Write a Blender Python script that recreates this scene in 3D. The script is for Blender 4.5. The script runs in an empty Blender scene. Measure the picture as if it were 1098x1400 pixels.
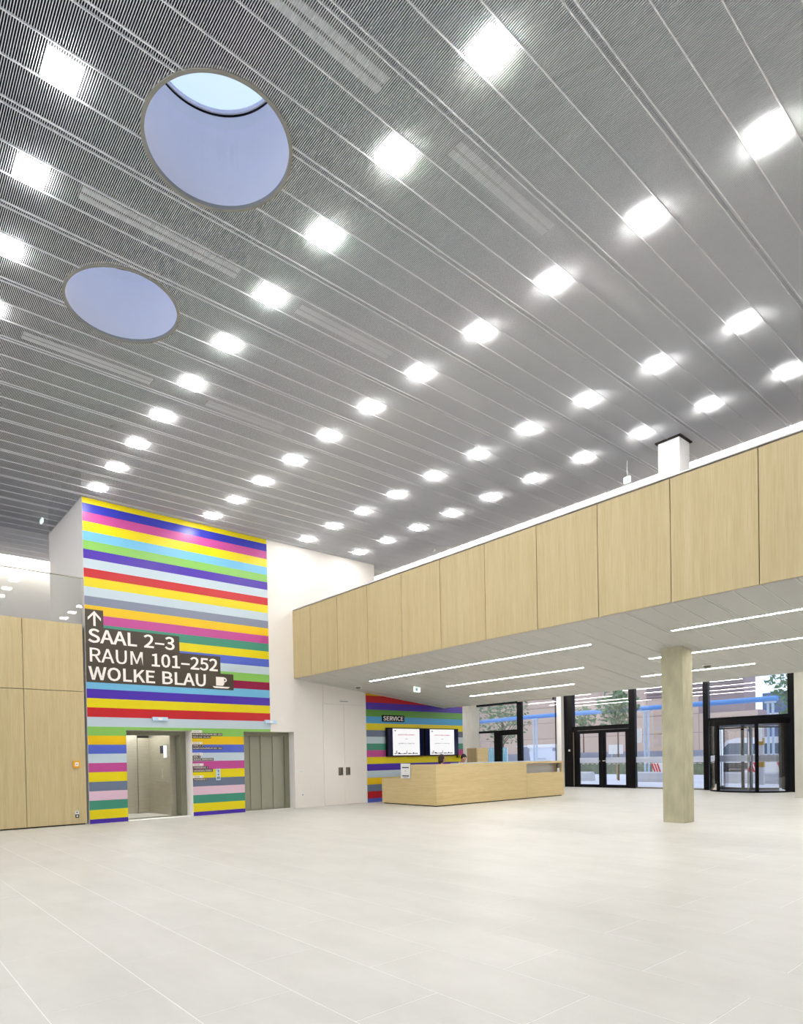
import bpy, bmesh, math, random
from mathutils import Vector, Matrix
random.seed(4)
S = bpy.context.scene
COL = S.collection
# ---------------------------------------------------------------- camera
CH = 1.36
yaw, pitch, roll = 0.8861, -0.0125, -0.0200
FPX, CX, CY = 866.72, 495.04, 1048.37
fw = Vector((math.cos(yaw)*math.cos(pitch), math.sin(yaw)*math.cos(pitch), math.sin(pitch)))
rt = Vector((math.sin(yaw), -math.cos(yaw), 0))
up = rt.cross(fw)
c_, s_ = math.cos(roll), math.sin(roll)
rt, up = c_*rt + s_*up, -s_*rt + c_*up
cam = bpy.data.objects.new('camera', bpy.data.cameras.new('camera'))
COL.objects.link(cam)
M3 = Matrix((rt, up, -fw)).transposed()
cam.matrix_world = Matrix.Translation((0, 0, CH)) @ M3.to_4x4()
cam.data.sensor_fit = 'HORIZONTAL'; cam.data.sensor_width = 36.0
cam.data.lens = FPX/1098*36.0
cam.data.shift_x = (549-CX)/1098
cam.data.shift_y = (CY-700)/1098
cam.data.clip_start = 0.05; cam.data.clip_end = 500
S.camera = cam
# ---------------------------------------------------------------- world, exposure
def sr(r, g, b):
    f = lambda c: ((c/255)/12.92 if c/255 <= 0.04045 else (((c/255)+0.055)/1.055)**2.4)
    return (f(r), f(g), f(b), 1)
W = bpy.data.worlds.new('sky'); S.world = W; W.use_nodes = True
nt = W.node_tree; nt.nodes.clear()
o = nt.nodes.new('ShaderNodeOutputWorld'); bg = nt.nodes.new('ShaderNodeBackground')
nz = nt.nodes.new('ShaderNodeTexNoise'); nz.inputs['Scale'].default_value = 2.2; nz.inputs['Detail'].default_value = 4
tc = nt.nodes.new('ShaderNodeTexCoord'); rp = nt.nodes.new('ShaderNodeValToRGB')
rp.color_ramp.elements[0].position = .35; rp.color_ramp.elements[0].color = (.72, .86, 1.18, 1)
rp.color_ramp.elements[1].position = .7; rp.color_ramp.elements[1].color = (.90, .98, 1.14, 1)
nt.links.new(tc.outputs['Generated'], nz.inputs['Vector']); nt.links.new(nz.outputs['Fac'], rp.inputs['Fac'])
nt.links.new(rp.outputs['Color'], bg.inputs['Color']); bg.inputs['Strength'].default_value = 1.5
nt.links.new(bg.outputs[0], o.inputs[0])
S.view_settings.view_transform = 'Standard'; S.view_settings.look = 'None'
S.view_settings.gamma = 1; S.view_settings.use_curve_mapping = False
S.view_settings.exposure = 0.10
LAMP = 60.0          # ceiling downlight radiance
LINE = 40.0           # soffit light lines
COVE = 18.0            # perimeter cove
# ---------------------------------------------------------------- helpers
def mat(name, col, rough=.6, metal=0, emit=None, estr=0, spec=None, noise=None, bump=0):
    m = bpy.data.materials.new(name); m.use_nodes = True
    n = m.node_tree; b = n.nodes['Principled BSDF']
    b.inputs['Base Color'].default_value = col; b.inputs['Roughness'].default_value = rough
    b.inputs['Metallic'].default_value = metal
    if spec is not None: b.inputs['Specular IOR Level'].default_value = spec
    if emit: b.inputs['Emission Color'].default_value = emit; b.inputs['Emission Strength'].default_value = estr
    if noise:
        sc, amt, stretch = noise
        t = n.nodes.new('ShaderNodeTexCoord'); mp = n.nodes.new('ShaderNodeMapping')
        mp.inputs['Scale'].default_value = stretch
        k = n.nodes.new('ShaderNodeTexNoise'); k.inputs['Scale'].default_value = sc; k.inputs['Detail'].default_value = 5
        r = n.nodes.new('ShaderNodeValToRGB')
        r.color_ramp.elements[0].position = .3; r.color_ramp.elements[1].position = .7
        r.color_ramp.elements[0].color = tuple(c*(1-amt) for c in col[:3])+(1,)
        r.color_ramp.elements[1].color = tuple(min(1, c*(1+amt)) for c in col[:3])+(1,)
        n.links.new(t.outputs['Object'], mp.inputs[0]); n.links.new(mp.outputs[0], k.inputs['Vector'])
        n.links.new(k.outputs['Fac'], r.inputs['Fac']); n.links.new(r.outputs[0], b.inputs['Base Color'])
        if bump:
            bu = n.nodes.new('ShaderNodeBump'); bu.inputs['Strength'].default_value = bump; bu.inputs['Distance'].default_value = .01
            n.links.new(k.outputs['Fac'], bu.inputs['Height']); n.links.new(bu.outputs[0], b.inputs['Normal'])
    return m
def wood(name, c1, c2, c3, axis='Z'):
    m = bpy.data.materials.new(name); m.use_nodes = True
    n = m.node_tree; b = n.nodes['Principled BSDF']; b.inputs['Roughness'].default_value = .5
    t = n.nodes.new('ShaderNodeNewGeometry'); mp = n.nodes.new('ShaderNodeMapping')
    mp.inputs['Scale'].default_value = (1, 1, .035) if axis == 'Z' else (.05, .05, 1)
    k = n.nodes.new('ShaderNodeTexNoise'); k.inputs['Scale'].default_value = 9 if axis == 'Z' else 14; k.inputs['Detail'].default_value = 3
    k2 = n.nodes.new('ShaderNodeTexNoise'); k2.inputs['Scale'].default_value = 60; k2.inputs['Detail'].default_value = 4
    r = n.nodes.new('ShaderNodeValToRGB'); r.color_ramp.elements[0].position = .3; r.color_ramp.elements[1].position = .72
    r.color_ramp.elements[0].color = c1; r.color_ramp.elements[1].color = c2
    mx = n.nodes.new('ShaderNodeMixRGB'); mx.inputs[0].default_value = .35
    r2 = n.nodes.new('ShaderNodeValToRGB'); r2.color_ramp.elements[0].position = .35; r2.color_ramp.elements[1].position = .6
    r2.color_ramp.elements[0].color = c3; r2.color_ramp.elements[1].color = c2
    n.links.new(t.outputs['Position'], mp.inputs[0])
    for q in (k, k2): n.links.new(mp.outputs[0], q.inputs['Vector'])
    n.links.new(k.outputs['Fac'], r.inputs[0]); n.links.new(k2.outputs['Fac'], r2.inputs[0])
    n.links.new(r.outputs[0], mx.inputs[1]); n.links.new(r2.outputs[0], mx.inputs[2])
    n.links.new(mx.outputs[0], b.inputs['Base Color'])
    return m
def glassmat(name, tint=(1, 1, 1, 1), boost=1.0, rough=0.0):
    m = bpy.data.materials.new(name); m.use_nodes = True; n = m.node_tree; n.nodes.clear()
    o = n.nodes.new('ShaderNodeOutputMaterial'); mx = n.nodes.new('ShaderNodeMixShader')
    tr = n.nodes.new('ShaderNodeBsdfTransparent'); tr.inputs[0].default_value = tint
    gl = n.nodes.new('ShaderNodeBsdfGlossy'); gl.inputs['Roughness'].default_value = rough
    fr = n.nodes.new('ShaderNodeFresnel'); fr.inputs[0].default_value = 1.5
    ml = n.nodes.new('ShaderNodeMath'); ml.operation = 'MULTIPLY'; ml.inputs[1].default_value = boost; ml.use_clamp = True
    n.links.new(fr.outputs[0], ml.inputs[0]); n.links.new(ml.outputs[0], mx.inputs[0])
    n.links.new(tr.outputs[0], mx.inputs[1]); n.links.new(gl.outputs[0], mx.inputs[2]); n.links.new(mx.outputs[0], o.inputs[0])
    return m
def wloc(o):
    v = Vector((0, 0, 0))
    while o is not None: v += o.location; o = o.parent
    return v
def link(name, verts, faces, m, parent=None, kind=None, loc=None, mats=None, midx=None, smooth=False):
    """one mesh object; vertices given in world coordinates"""
    off = wloc(parent) + (Vector(loc) if loc else Vector((0, 0, 0)))
    me = bpy.data.meshes.new(name)
    me.from_pydata([(v[0]-off.x, v[1]-off.y, v[2]-off.z) for v in verts], [], faces)
    for q in (mats or [m]): me.materials.append(q)
    if midx: me.polygons.foreach_set('material_index', midx)
    if smooth: me.polygons.foreach_set('use_smooth', [True]*len(me.polygons))
    me.update()
    ob = bpy.data.objects.new(name, me); COL.objects.link(ob)
    ob.parent = parent
    if loc: ob.location = loc
    if kind: ob['kind'] = kind
    return ob
class MB:
    def __init__(s): s.v = []; s.f = []; s.mi = []
    def box(s, x0, x1, y0, y1, z0, z1, mi=0):
        b = len(s.v)
        s.v += [(x0,y0,z0),(x1,y0,z0),(x1,y1,z0),(x0,y1,z0),(x0,y0,z1),(x1,y0,z1),(x1,y1,z1),(x0,y1,z1)]
        s.f += [tuple(b+i for i in q) for q in ((0,3,2,1),(4,5,6,7),(0,1,5,4),(1,2,6,5),(2,3,7,6),(3,0,4,7))]; s.mi += [mi]*6
        return s
    def hexa(s, p, mi=0):
        b = len(s.v); s.v += p
        s.f += [tuple(b+i for i in q) for q in ((0,3,2,1),(4,5,6,7),(0,1,5,4),(1,2,6,5),(2,3,7,6),(3,0,4,7))]; s.mi += [mi]*6
        return s
    def cyl(s, p, q, r, n=16, r2=None, cap=True, mi=0):
        p, q = Vector(p), Vector(q); r2 = r if r2 is None else r2
        d = (q-p).normalized(); a = d.orthogonal().normalized(); c = d.cross(a); b = len(s.v)
        for cc, rr in ((p, r), (q, r2)):
            for i in range(n):
                t = 2*math.pi*i/n; s.v.append(tuple(cc + (a*math.cos(t)+c*math.sin(t))*rr))
        for i in range(n):
            j = (i+1) % n; s.f.append((b+i, b+j, b+n+j, b+n+i)); s.mi.append(mi)
        if cap: s.f += [tuple(b+n-1-i for i in range(n)), tuple(b+n+i for i in range(n))]; s.mi += [mi]*2
        return s
    def ring(s, cx, cy, r0, r1, z0, z1, n=64, a0=0, a1=2*math.pi, mi=0):
        full = abs(a1-a0-2*math.pi) < 1e-6; k = n if full else n+1; b = len(s.v)
        for i in range(k):
            t = a0+(a1-a0)*i/n; c, q = math.cos(t), math.sin(t)
            s.v += [(cx+r0*c, cy+r0*q, z0), (cx+r1*c, cy+r1*q, z0), (cx+r1*c, cy+r1*q, z1), (cx+r0*c, cy+r0*q, z1)]
        for i in range(n):
            A = b+4*i; B = b+4*((i+1) % k)
            for u, w in ((0,1),(1,2),(2,3),(3,0)): s.f.append((A+u, A+w, B+w, B+u)); s.mi.append(mi)
        if not full: s.f += [(b,b+3,b+2,b+1), (b+4*n,b+4*n+1,b+4*n+2,b+4*n+3)]; s.mi += [mi]*2
        return s
    def sph(s, c, r, nu=14, nv=8, mi=0, sc=(1,1,1), jit=0):
        b = len(s.v); c = Vector(c)
        for j in range(nv+1):
            ph = math.pi*j/nv
            for i in range(nu):
                t = 2*math.pi*i/nu; k = 1+random.uniform(-jit, jit)
                s.v.append((c.x+r*sc[0]*k*math.sin(ph)*math.cos(t), c.y+r*sc[1]*k*math.sin(ph)*math.sin(t), c.z+r*sc[2]*k*math.cos(ph)))
        for j in range(nv):
            for i in range(nu):
                k = (i+1) % nu; s.f.append((b+j*nu+i, b+(j+1)*nu+i, b+(j+1)*nu+k, b+j*nu+k)); s.mi.append(mi)
        return s
    def go(s, name, m, parent=None, kind=None, loc=None, mats=None, smooth=False):
        return link(name, s.v, s.f, m, parent, kind, loc, mats, s.mi if mats else None, smooth)
def box(name, x0, x1, y0, y1, z0, z1, m, parent=None, kind=None, loc=None):
    return MB().box(x0, x1, y0, y1, z0, z1).go(name, m, parent, kind, loc)
def bevbox(name, x0, x1, y0, y1, z0, z1, m, parent=None, bev=.01, **k):
    ob = box(name, x0, x1, y0, y1, z0, z1, m, parent, **k)
    md = ob.modifiers.new('bevel', 'BEVEL'); md.width = bev; md.segments = 2; return ob
def thing(name, loc, label, cat, group=None):
    e = bpy.data.objects.new(name, None); COL.objects.link(e); e.location = loc
    e.empty_display_size = .1; return tag(e, label, cat, group)
def tag(o, label, cat=None, group=None, kind=None):
    if label: o['label'] = label
    if cat: o['category'] = cat
    if group: o['group'] = group
    if kind: o['kind'] = kind
    return o
def copytree(o, loc, label=None, parent=None):
    c = o.copy(); COL.objects.link(c); c.parent = parent
    if loc is not None: c.location = loc
    if label: c['label'] = label
    for ch in o.children: copytree(ch, None, None, c)
    return c
import os
try:
    FONT = bpy.data.fonts.load(os.path.join(bpy.utils.resource_path('LOCAL'), 'datafiles', 'fonts', 'Noto Sans CJK Regular.woff2'))   # the sans face that ships with Blender
except Exception:
    FONT = None
def text(name, body, x0, x1, z0, z1, y, m, parent, bold=.012):
    """capital lettering on a plane Y = y facing the hall; fitted to x0..x1, z0..z1"""
    cu = bpy.data.curves.new(name, 'FONT'); cu.body = body
    if FONT: cu.font = FONT
    cu.size = 1; cu.offset = bold; cu.extrude = .004
    cu.resolution_u = 3
    tmp = bpy.data.objects.new('t', cu); COL.objects.link(tmp)
    me = bpy.data.meshes.new_from_object(tmp); bpy.data.objects.remove(tmp)
    xs = [v.co.x for v in me.vertices]; ys = [v.co.y for v in me.vertices]
    ax, bx, ay, by = min(xs), max(xs), min(ys), max(ys)
    off = wloc(parent)
    for v in me.vertices:
        X = x0+(v.co.x-ax)/(bx-ax)*(x1-x0); Z = z0+(v.co.y-ay)/(by-ay)*(z1-z0)
        v.co = Vector((X, y-.002-max(0, v.co.z), Z))-off
    me.materials.append(m)
    ob = bpy.data.objects.new(name, me); COL.objects.link(ob); ob.parent = parent
    return ob
# ---------------------------------------------------------------- materials
M = {}
M['white'] = mat('white_plaster', sr(232, 226, 218), .7)
M['greywhite'] = mat('grey_white_paint', sr(214, 212, 208), .6)
M['lam'] = mat('lamella_aluminium', sr(246, 247, 249), .42, .0)
M['rail'] = mat('rail_white', sr(238, 238, 240), .4)
M['void'] = mat('black_void', (.012, .013, .018, 1), .9)
M['slot'] = mat('white_tray', sr(240, 240, 240), .6)
M['concrete'] = mat('concrete', sr(188, 182, 152), .8, noise=(5, .16, (1, 1, .4)), bump=.3)
M['concrete2'] = mat('light_concrete', sr(200, 197, 188), .8, noise=(4, .08, (1, 1, .35)), bump=.2)
M['colwhite'] = mat('white_painted_concrete', sr(226, 226, 226), .7, noise=(7, .05, (1, 1, .2)))
M['backwall'] = mat('back_wall_grey', sr(150, 150, 148), .7)
M['soffit'] = mat('soffit_metal', sr(186, 185, 180), .5)
M['soffit_rail'] = mat('soffit_rail', sr(206, 206, 200), .5)
M['lamp'] = mat('lamp_diffuser', (1, 1, 1, 1), .5, emit=(1, .985, .965, 1), estr=LAMP)
M['line'] = mat('line_light', (1, 1, 1, 1), .5, emit=(1, .98, .95, 1), estr=LINE)
M['cove'] = mat('cove_light', (1, 1, 1, 1), .5, emit=(1, .98, .95, 1), estr=COVE)
M['cove2'] = mat('gallery_cove_light', (1, 1, 1, 1), .5, emit=(1, .98, .95, 1), estr=COVE*2.6)
M['signlit'] = mat('lit_sign', (.9, 1, .97, 1), .4, emit=(.8, 1, .95, 1), estr=.8)
M['steel'] = mat('brushed_steel', sr(196, 190, 172), .32, .6, noise=(3, .06, (1, 1, 12)))
M['steeldk'] = mat('steel_frame', sr(140, 138, 120), .38, .6)
M['liftdoor'] = mat('lift_door_olive', sr(152, 150, 134), .4, .35)
M['chrome'] = mat('chrome', sr(215, 215, 215), .15, 1)
M['black'] = mat('black_frame', sr(8, 6, 8), .35, spec=.15)
M['navy'] = mat('dark_blue_screen', sr(18, 24, 62), .12)
M['screen'] = mat('white_screen', sr(160, 160, 160), .3, emit=(1, .99, 1, 1), estr=.7)
M['ink'] = mat('dark_ink', sr(50, 50, 60), .6)
M['pinkink'] = mat('pink_ink', sr(214, 110, 130), .6)
M['greyink'] = mat('grey_ink', sr(130, 130, 142), .6)
M['oak'] = wood('oak_veneer', sr(188, 168, 122), sr(204, 186, 142), sr(178, 157, 110))
M['oakh'] = wood('oak_veneer_flat', sr(208, 184, 130), sr(220, 198, 148), sr(196, 170, 116), 'X')
M['gap'] = mat('dark_joint', sr(40, 28, 20), .9)
M['signblk'] = mat('sign_brown_black', sr(66, 56, 42), .45)
M['signwht'] = mat('sign_white', sr(248, 240, 232), .45)
M['orange'] = mat('orange_plastic', sr(240, 170, 30), .4)
M['plast'] = mat('white_plastic', sr(238, 236, 232), .4)
M['greyplast'] = mat('grey_plate', sr(120, 112, 96), .4, .4)
M['glass'] = glassmat('clear_glass', boost=1.6)
M['rglass'] = glassmat('railing_glass', (.93, .94, .93, 1), boost=1.0)
M['dome'] = glassmat('skylight_dome_pane', (.50, .58, .76, 1), boost=.5, rough=.2)
def frost():
    m = bpy.data.materials.new('frosted_film'); m.use_nodes = True; n = m.node_tree; n.nodes.clear()
    o = n.nodes.new('ShaderNodeOutputMaterial'); a = n.nodes.new('ShaderNodeBsdfTranslucent'); a.inputs[0].default_value = (.95, .96, 1, 1)
    b = n.nodes.new('ShaderNodeBsdfTransparent'); c = n.nodes.new('ShaderNodeBsdfDiffuse'); c.inputs[0].default_value = (.8, .82, .88, 1)
    x = n.nodes.new('ShaderNodeMixShader'); x.inputs[0].default_value = .2; y = n.nodes.new('ShaderNodeMixShader'); y.inputs[0].default_value = .3
    n.links.new(a.outputs[0], x.inputs[1]); n.links.new(b.outputs[0], x.inputs[2]); n.links.new(x.outputs[0], y.inputs[1]); n.links.new(c.outputs[0], y.inputs[2]); n.links.new(y.outputs[0], o.inputs[0])
    return m
M['frost'] = frost()
M['drum'] = mat('drum_white', sr(240, 240, 246), .7)
M['rim'] = mat('rim_beige_grey', sr(150, 148, 138), .5)
M['paleblue'] = mat('pale_blue_plate', sr(190, 215, 235), .3)
M['paper'] = mat('paper', sr(240, 240, 236), .6)
M['asphalt'] = mat('street_paving', sr(205, 208, 216), .8, noise=(.6, .06, (1, 1, 1)))
M['skin'] = mat('skin', sr(214, 160, 130), .5)
M['hairbrown'] = mat('hair_dark_brown', sr(58, 34, 22), .6, noise=(60, .3, (1, 1, .2)))
M['hairblack'] = mat('hair_black', sr(28, 22, 22), .6, noise=(60, .3, (1, 1, .2)))
M['shirt'] = mat('white_shirt', sr(232, 232, 240), .8)
M['blouse'] = mat('dark_blouse', sr(52, 46, 60), .8)
M['trouser'] = mat('dark_trousers', sr(40, 42, 54), .8)
M['seat'] = mat('chair_fabric', sr(48, 48, 52), .9)
# stone floor: colour varies per tile and with faint veins
def stone():
    m = bpy.data.materials.new('pale_stone_tile'); m.use_nodes = True
    n = m.node_tree; b = n.nodes['Principled BSDF']; b.inputs['Roughness'].default_value = .38
    b.inputs['Specular IOR Level'].default_value = .35
    g = n.nodes.new('ShaderNodeNewGeometry'); oi = n.nodes.new('ShaderNodeObjectInfo')
    k = n.nodes.new('ShaderNodeTexNoise'); k.inputs['Scale'].default_value = 1.6; k.inputs['Detail'].default_value = 8; k.inputs['Roughness'].default_value = .65
    mp = n.nodes.new('ShaderNodeMapping'); mp.inputs['Scale'].default_value = (1.2, .55, 1)
    r = n.nodes.new('ShaderNodeValToRGB'); r.color_ramp.elements[0].position = .32; r.color_ramp.elements[1].position = .7
    r.color_ramp.elements[0].color = sr(208, 205, 197); r.color_ramp.elements[1].color = sr(220, 217, 210)
    e = r.color_ramp.elements.new(.5); e.color = sr(214, 211, 203)
    hs = n.nodes.new('ShaderNodeHueSaturation'); mr = n.nodes.new('ShaderNodeMapRange')
    mr.inputs[3].default_value = .985; mr.inputs[4].default_value = 1.01
    n.links.new(g.outputs['Position'], mp.inputs[0]); n.links.new(mp.outputs[0], k.inputs['Vector'])
    n.links.new(k.outputs['Fac'], r.inputs[0]); n.links.new(r.outputs[0], hs.inputs['Color'])
    n.links.new(oi.outputs['Random'], mr.inputs[0]); n.links.new(mr.outputs[0], hs.inputs['Value'])
    n.links.new(hs.outputs[0], b.inputs['Base Color'])
    return m
M['stone'] = stone()
M['grout'] = mat('grout', sr(246, 245, 240), .8)
# ================================================================ setting
ZC, Y0, XF, ZT, ZB = 7.416, 15.098, 9.90, 5.578, 3.668
XW, XG = 23.94, 14.02       # entrance facade, gallery back wall
XE, ZE = 15.976, 3.039      # low edge of the sloping soffit
XL, YL = -7.0, -6.0         # how far the hall is built behind the camera
# ---- floor
floor = box('floor', XL, 24.1, YL, 20.5, -.25, -.0010, M['grout'], kind='structure')
TX, TY, J = .605, 1.21, .006
tiles = []
i0 = int(math.floor((XL-.81)/TX))
for i in range(i0, int((24.0-.81)/TX)+1):
    x = .81+i*TX
    offy = 1.36 + (TY/2 if i % 2 else 0)
    for j in range(-7, 17):
        y = offy+j*TY
        x1, y1 = min(x+TX, 24.08), min(y+TY, 20.3)
        if y1-y < .1 or x1-x < .1 or x < XL or y < YL: continue
        if y > Y0 and x+TX < 16.9: continue
        if y < Y0 < y1 and x+TX < 17: y1 = Y0
        c = Vector(((x+x1)/2, (y+y1)/2, 0))-Vector((0, 0, CH)); d = c.dot(fw)
        vis = False
        if d > .8:
            u = CX+FPX*c.dot(rt)/d; v = CY-FPX*c.dot(up)/d
            vis = -60 < u < 1160 and v < 1500
        tiles.append((0 if vis else 1, c.length, x, x1, y, y1))
tiles.sort()
base_tile = None
rest = MB()
for n_, (nv, _, x, x1, y, y1) in enumerate(tiles):
    full = abs(x1-x-TX) < 1e-4 and abs(y1-y-TY) < 1e-4
    if n_ < 298 and nv == 0:
        if full and base_tile:
            t = base_tile.copy(); COL.objects.link(t); t.location = (x, y, 0)
        else:
            mb = MB(); h = .0006; a, b_, c, d = x+J/2, x1-J/2, y+J/2, y1-J/2
            mb.v = [(a,c,-.006),(b_,c,-.006),(b_,d,-.006),(a,d,-.006),(a,c,-.0006),(b_,c,-.0006),(b_,d,-.0006),(a,d,-.0006),
                    (a+h,c+h,0),(b_-h,c+h,0),(b_-h,d-h,0),(a+h,d-h,0)]
            mb.f = [(0,1,5,4),(1,2,6,5),(2,3,7,6),(3,0,4,7),(4,5,9,8),(5,6,10,9),(6,7,11,10),(7,4,8,11),(8,9,10,11)]; mb.mi = [0]*9
            t = mb.go('floor_tile', M['stone'], floor, loc=(x, y, 0))
            if full: base_tile = t
    else: rest.box(x+J/2, x1-J/2, y+J/2, y1-J/2, -.006, 0)
rest.go('far_floor_tiles', M['stone'], floor, kind='stuff')
# ---- hall ceiling of lamella panels
SY, LY0 = 1.2092, 14.3856
ROWX = [1.62, 4.4255, 7.145, 9.949, 11.797]
RIM = .7285
CIRC = [(3.0, 5.722), (3.0, 8.501)]
XEND = 13.85
mb = MB()
# dark cavity over the lamellae with openings for the drums
mb.box(XL, 2.2, YL, 20.6, 8.2, 8.45); mb.box(3.8, XG+.4, YL, 20.9, 8.2, 8.45)
ys = [YL, 5.722-.8, 5.722+.8, 8.501-.8, 8.501+.8, 20.9]
for k in (0, 2, 4): mb.box(2.2, 3.8, ys[k], ys[k+1], 8.2, 8.45)
def plate_hole(mb, cx, cy, half, r, z0, z1, n=64):
    b = len(mb.v)
    for i in range(n):
        t = 2*math.pi*i/n; c, s = math.cos(t), math.sin(t); k = half/max(abs(c), abs(s))
        for z in (z0, z1): mb.v += [(cx+r*c, cy+r*s, z), (cx+k*c, cy+k*s, z)]
    for i in range(n):
        A = b+4*i; B = b+4*((i+1) % n)
        mb.f += [(A, B, B+1, A+1), (A+2, A+3, B+3, B+2), (A, A+2, B+2, B)]; mb.mi += [0]*3
for cx, cy in CIRC: plate_hole(mb, cx, cy, .8, RIM-.02, 8.2, 8.45)
mb.box(4.297, 12.97, Y0, 18.07, ZC+.013, 8.2)  # black block added so the shaft top reads as dark cavity
mb.box(XEND-.03, XEND-.002, YL, 20.5, ZC+.03, 8.2)  # unseen board added to keep cove light out of the cavity
ceiling = mb.go('ceiling', M['void'], kind='structure')
LP, LW, LH = .0200, .0054, .0120
def spans(x, a, b):
    cuts = []
    for cx, cy in CIRC:
        if abs(x-cx) < RIM-.012: h = math.sqrt((RIM-.012)**2-(x-cx)**2); cuts.append((cy-h, cy+h))
    for lx in ROWX+[-1.18]:
        if abs(x-lx) < .15:
            for j in range(-4, 17):
                yl = LY0-SY*j
                if j >= 0 or lx == ROWX[0]: cuts.append((yl-.148, yl+.148))
    if x > 4.297-.01 and x < 12.97+.01: cuts.append((Y0, 18.07))
    for (x0, x1, y0, y1) in ((12.05+.43-.02-0, 12.93, 5.5, 5.95),):
        if x0 < x < x1: cuts.append((y0, y1))
    out = [(a, b)]
    for c, d in cuts:
        nxt = []
        for p, q in out:
            if d <= p or c >= q: nxt.append((p, q)); continue
            if c-p > .02: nxt.append((p, c))
            if q-d > .02: nxt.append((d, q))
        out = nxt
    return out
xb = [-5.36, -2.56, .24, 3.04, 5.80, 8.56, 10.90, XEND]
for k in range(-5, 17):
    yl = LY0-SY*k
    a, b = yl-SY+.585+.002, yl+.585-.002
    if a > 20.3: continue
    b = min(b, 20.5)
    for px in range(len(xb)-1):
        mb = MB(); n = int(round((xb[px+1]-xb[px])/LP))
        for i in range(n):
            x = xb[px]+.003+i*LP
            for p, q in spans(x+LW/2, a, b): mb.box(x, x+LW, p, q, ZC, ZC+LH)
        if mb.v:
            mb.go('lamella_panel', M['lam'], ceiling)
def rail(y, w):
    cuts = [(-4.9, XEND)]
    out = []
    for cx, cy in CIRC:
        if abs(y-cy) < RIM-.01:
            h = math.sqrt((RIM-.01)**2-(y-cy)**2)
            nx = []
            for p, q in cuts:
                if p < cx-h and q > cx+h: nx += [(p, cx-h), (cx+h, q)]
                else: nx.append((p, q))
            cuts = nx
    if Y0-.01 < y < 18.07: cuts = [(max(-4.9, -4.9), 4.297), (12.97, XEND)]
    mb = MB()
    for p, q in cuts: mb.box(p, q, y-w/2, y+w/2, ZC-.004, ZC+.012)
    mb.go('carrier_rail', M['rail'], ceiling)
for k in range(-5, 17):
    yl = LY0-SY*k
    for dy in (-.19, .175, .585-.032, .585+.032):
        if yl+dy < 20.5: rail(yl+dy, .011)
# white air trays seen through the lamellae
for n_, (x0, x1, y) in enumerate([(2.09, 3.95, 7.10), (2.09, 3.94, 9.96), (2.0, 3.92, 4.31), (4.87, 6.47, 4.31), (7.06, 8.62, 4.33), (4.89, 6.52, 7.15), (4.91, 6.41, 9.97), (7.06, 8.6, 7.15)]):
    t = thing('air_outlet', ((x0+x1)/2, y, ZC+.03), '', 'air outlet', 'air outlets above the ceiling lamellae')
    t['label'] = ['pale air outlet slot between the two round skylights', 'pale air outlet slot at far left, beyond the smaller skylight',
        'pale air outlet slot at the top edge right of the large skylight', 'pale air outlet slot between the nearest lamps of the second and third lamp rows',
        'faint air outlet slot right of the lamp at centre top, beside third lamp row', 'faint air outlet slot left of the third lamp row, level with ceiling centre',
        'faint air outlet slot between first and second lamp rows, just above stripe wall lamps', 'faintest air outlet slot near the middle of the ceiling'][n_]
    MB().box(x0, x1, y-.085, y-.02, ZC+.028, ZC+.04).box(x0, x1, y+.02, y+.085, ZC+.028, ZC+.04).go('outlet_strip', M['slot'], t)
    MB().box(x0, x1, y-.1, y+.1, ZC+.06, ZC+.14).go('duct_box', M['greyplast'], t)
box('trim_light_stop', XL, XEND, 20.50, 20.53, ZC-.002, 8.19, M['white'], kind='structure')  # board added to stop gallery cove light leaking into the cavity
# ---- downlights
rown = ['leftmost', 'second', 'third', 'fourth', 'fifth']
def lamp_proto():
    t = thing('ceiling_downlight', (0, 0, ZC), 'square', 'ceiling light', 'square white ceiling downlights')
    a, b = .142, .148
    mb = MB().box(-b, b, -b, -a, ZC-.003, ZC+.06).box(-b, b, a, b, ZC-.003, ZC+.06).box(-b, -a, -a, a, ZC-.003, ZC+.06).box(a, b, -a, a, ZC-.003, ZC+.06)
    mb.go('frame', M['rail'], t)
    MB().box(-.128, .128, -.128, .128, ZC-.034, ZC+.004).go('diffuser', M['lamp'], t)  # dropped below the slats, shaped to throw extra glow onto them
    MB().box(-.142, .142, -.142, .142, ZC+.02, ZC+.025).go('reflector', M['slot'], t)
    return t
proto = lamp_proto(); first = True
def ordi(n): return {1: 'nearest', 2: 'second', 3: 'third', 4: 'fourth', 5: 'fifth', 6: 'sixth', 7: 'seventh', 8: 'eighth', 9: 'ninth', 10: 'tenth', 11: 'eleventh', 12: 'twelfth'}[n]
nearest = [7, 9, 10, 9, 9]
for r, x in enumerate(ROWX):
    for j in range(-4 if r == 0 else 0, 13):
        yl = LY0-SY*j
        if r == 0 and j == 0: pass
        if yl > 20.3: continue
        n = nearest[r]-j+1
        if j < 0: lab = 'square white downlight high over the upper left gallery, %s beyond the oak wall' % {-4: 'farthest one', -3: 'third one', -2: 'second one', -1: 'first one'}[j]
        elif n < 1: lab = 'square white ceiling downlight behind the viewpoint'
        else: lab = 'square white ceiling downlight, %s of the %s lamp row counted from the camera' % (ordi(n), rown[r])
        if first: proto.location = (x, yl, ZC); proto['label'] = lab; first = False
        else: copytree(proto, (x, yl, ZC), lab)
for j in range(3, 13):
    copytree(proto, (-1.18, LY0-SY*j, ZC), 'square white ceiling downlight behind the viewpoint')
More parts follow.
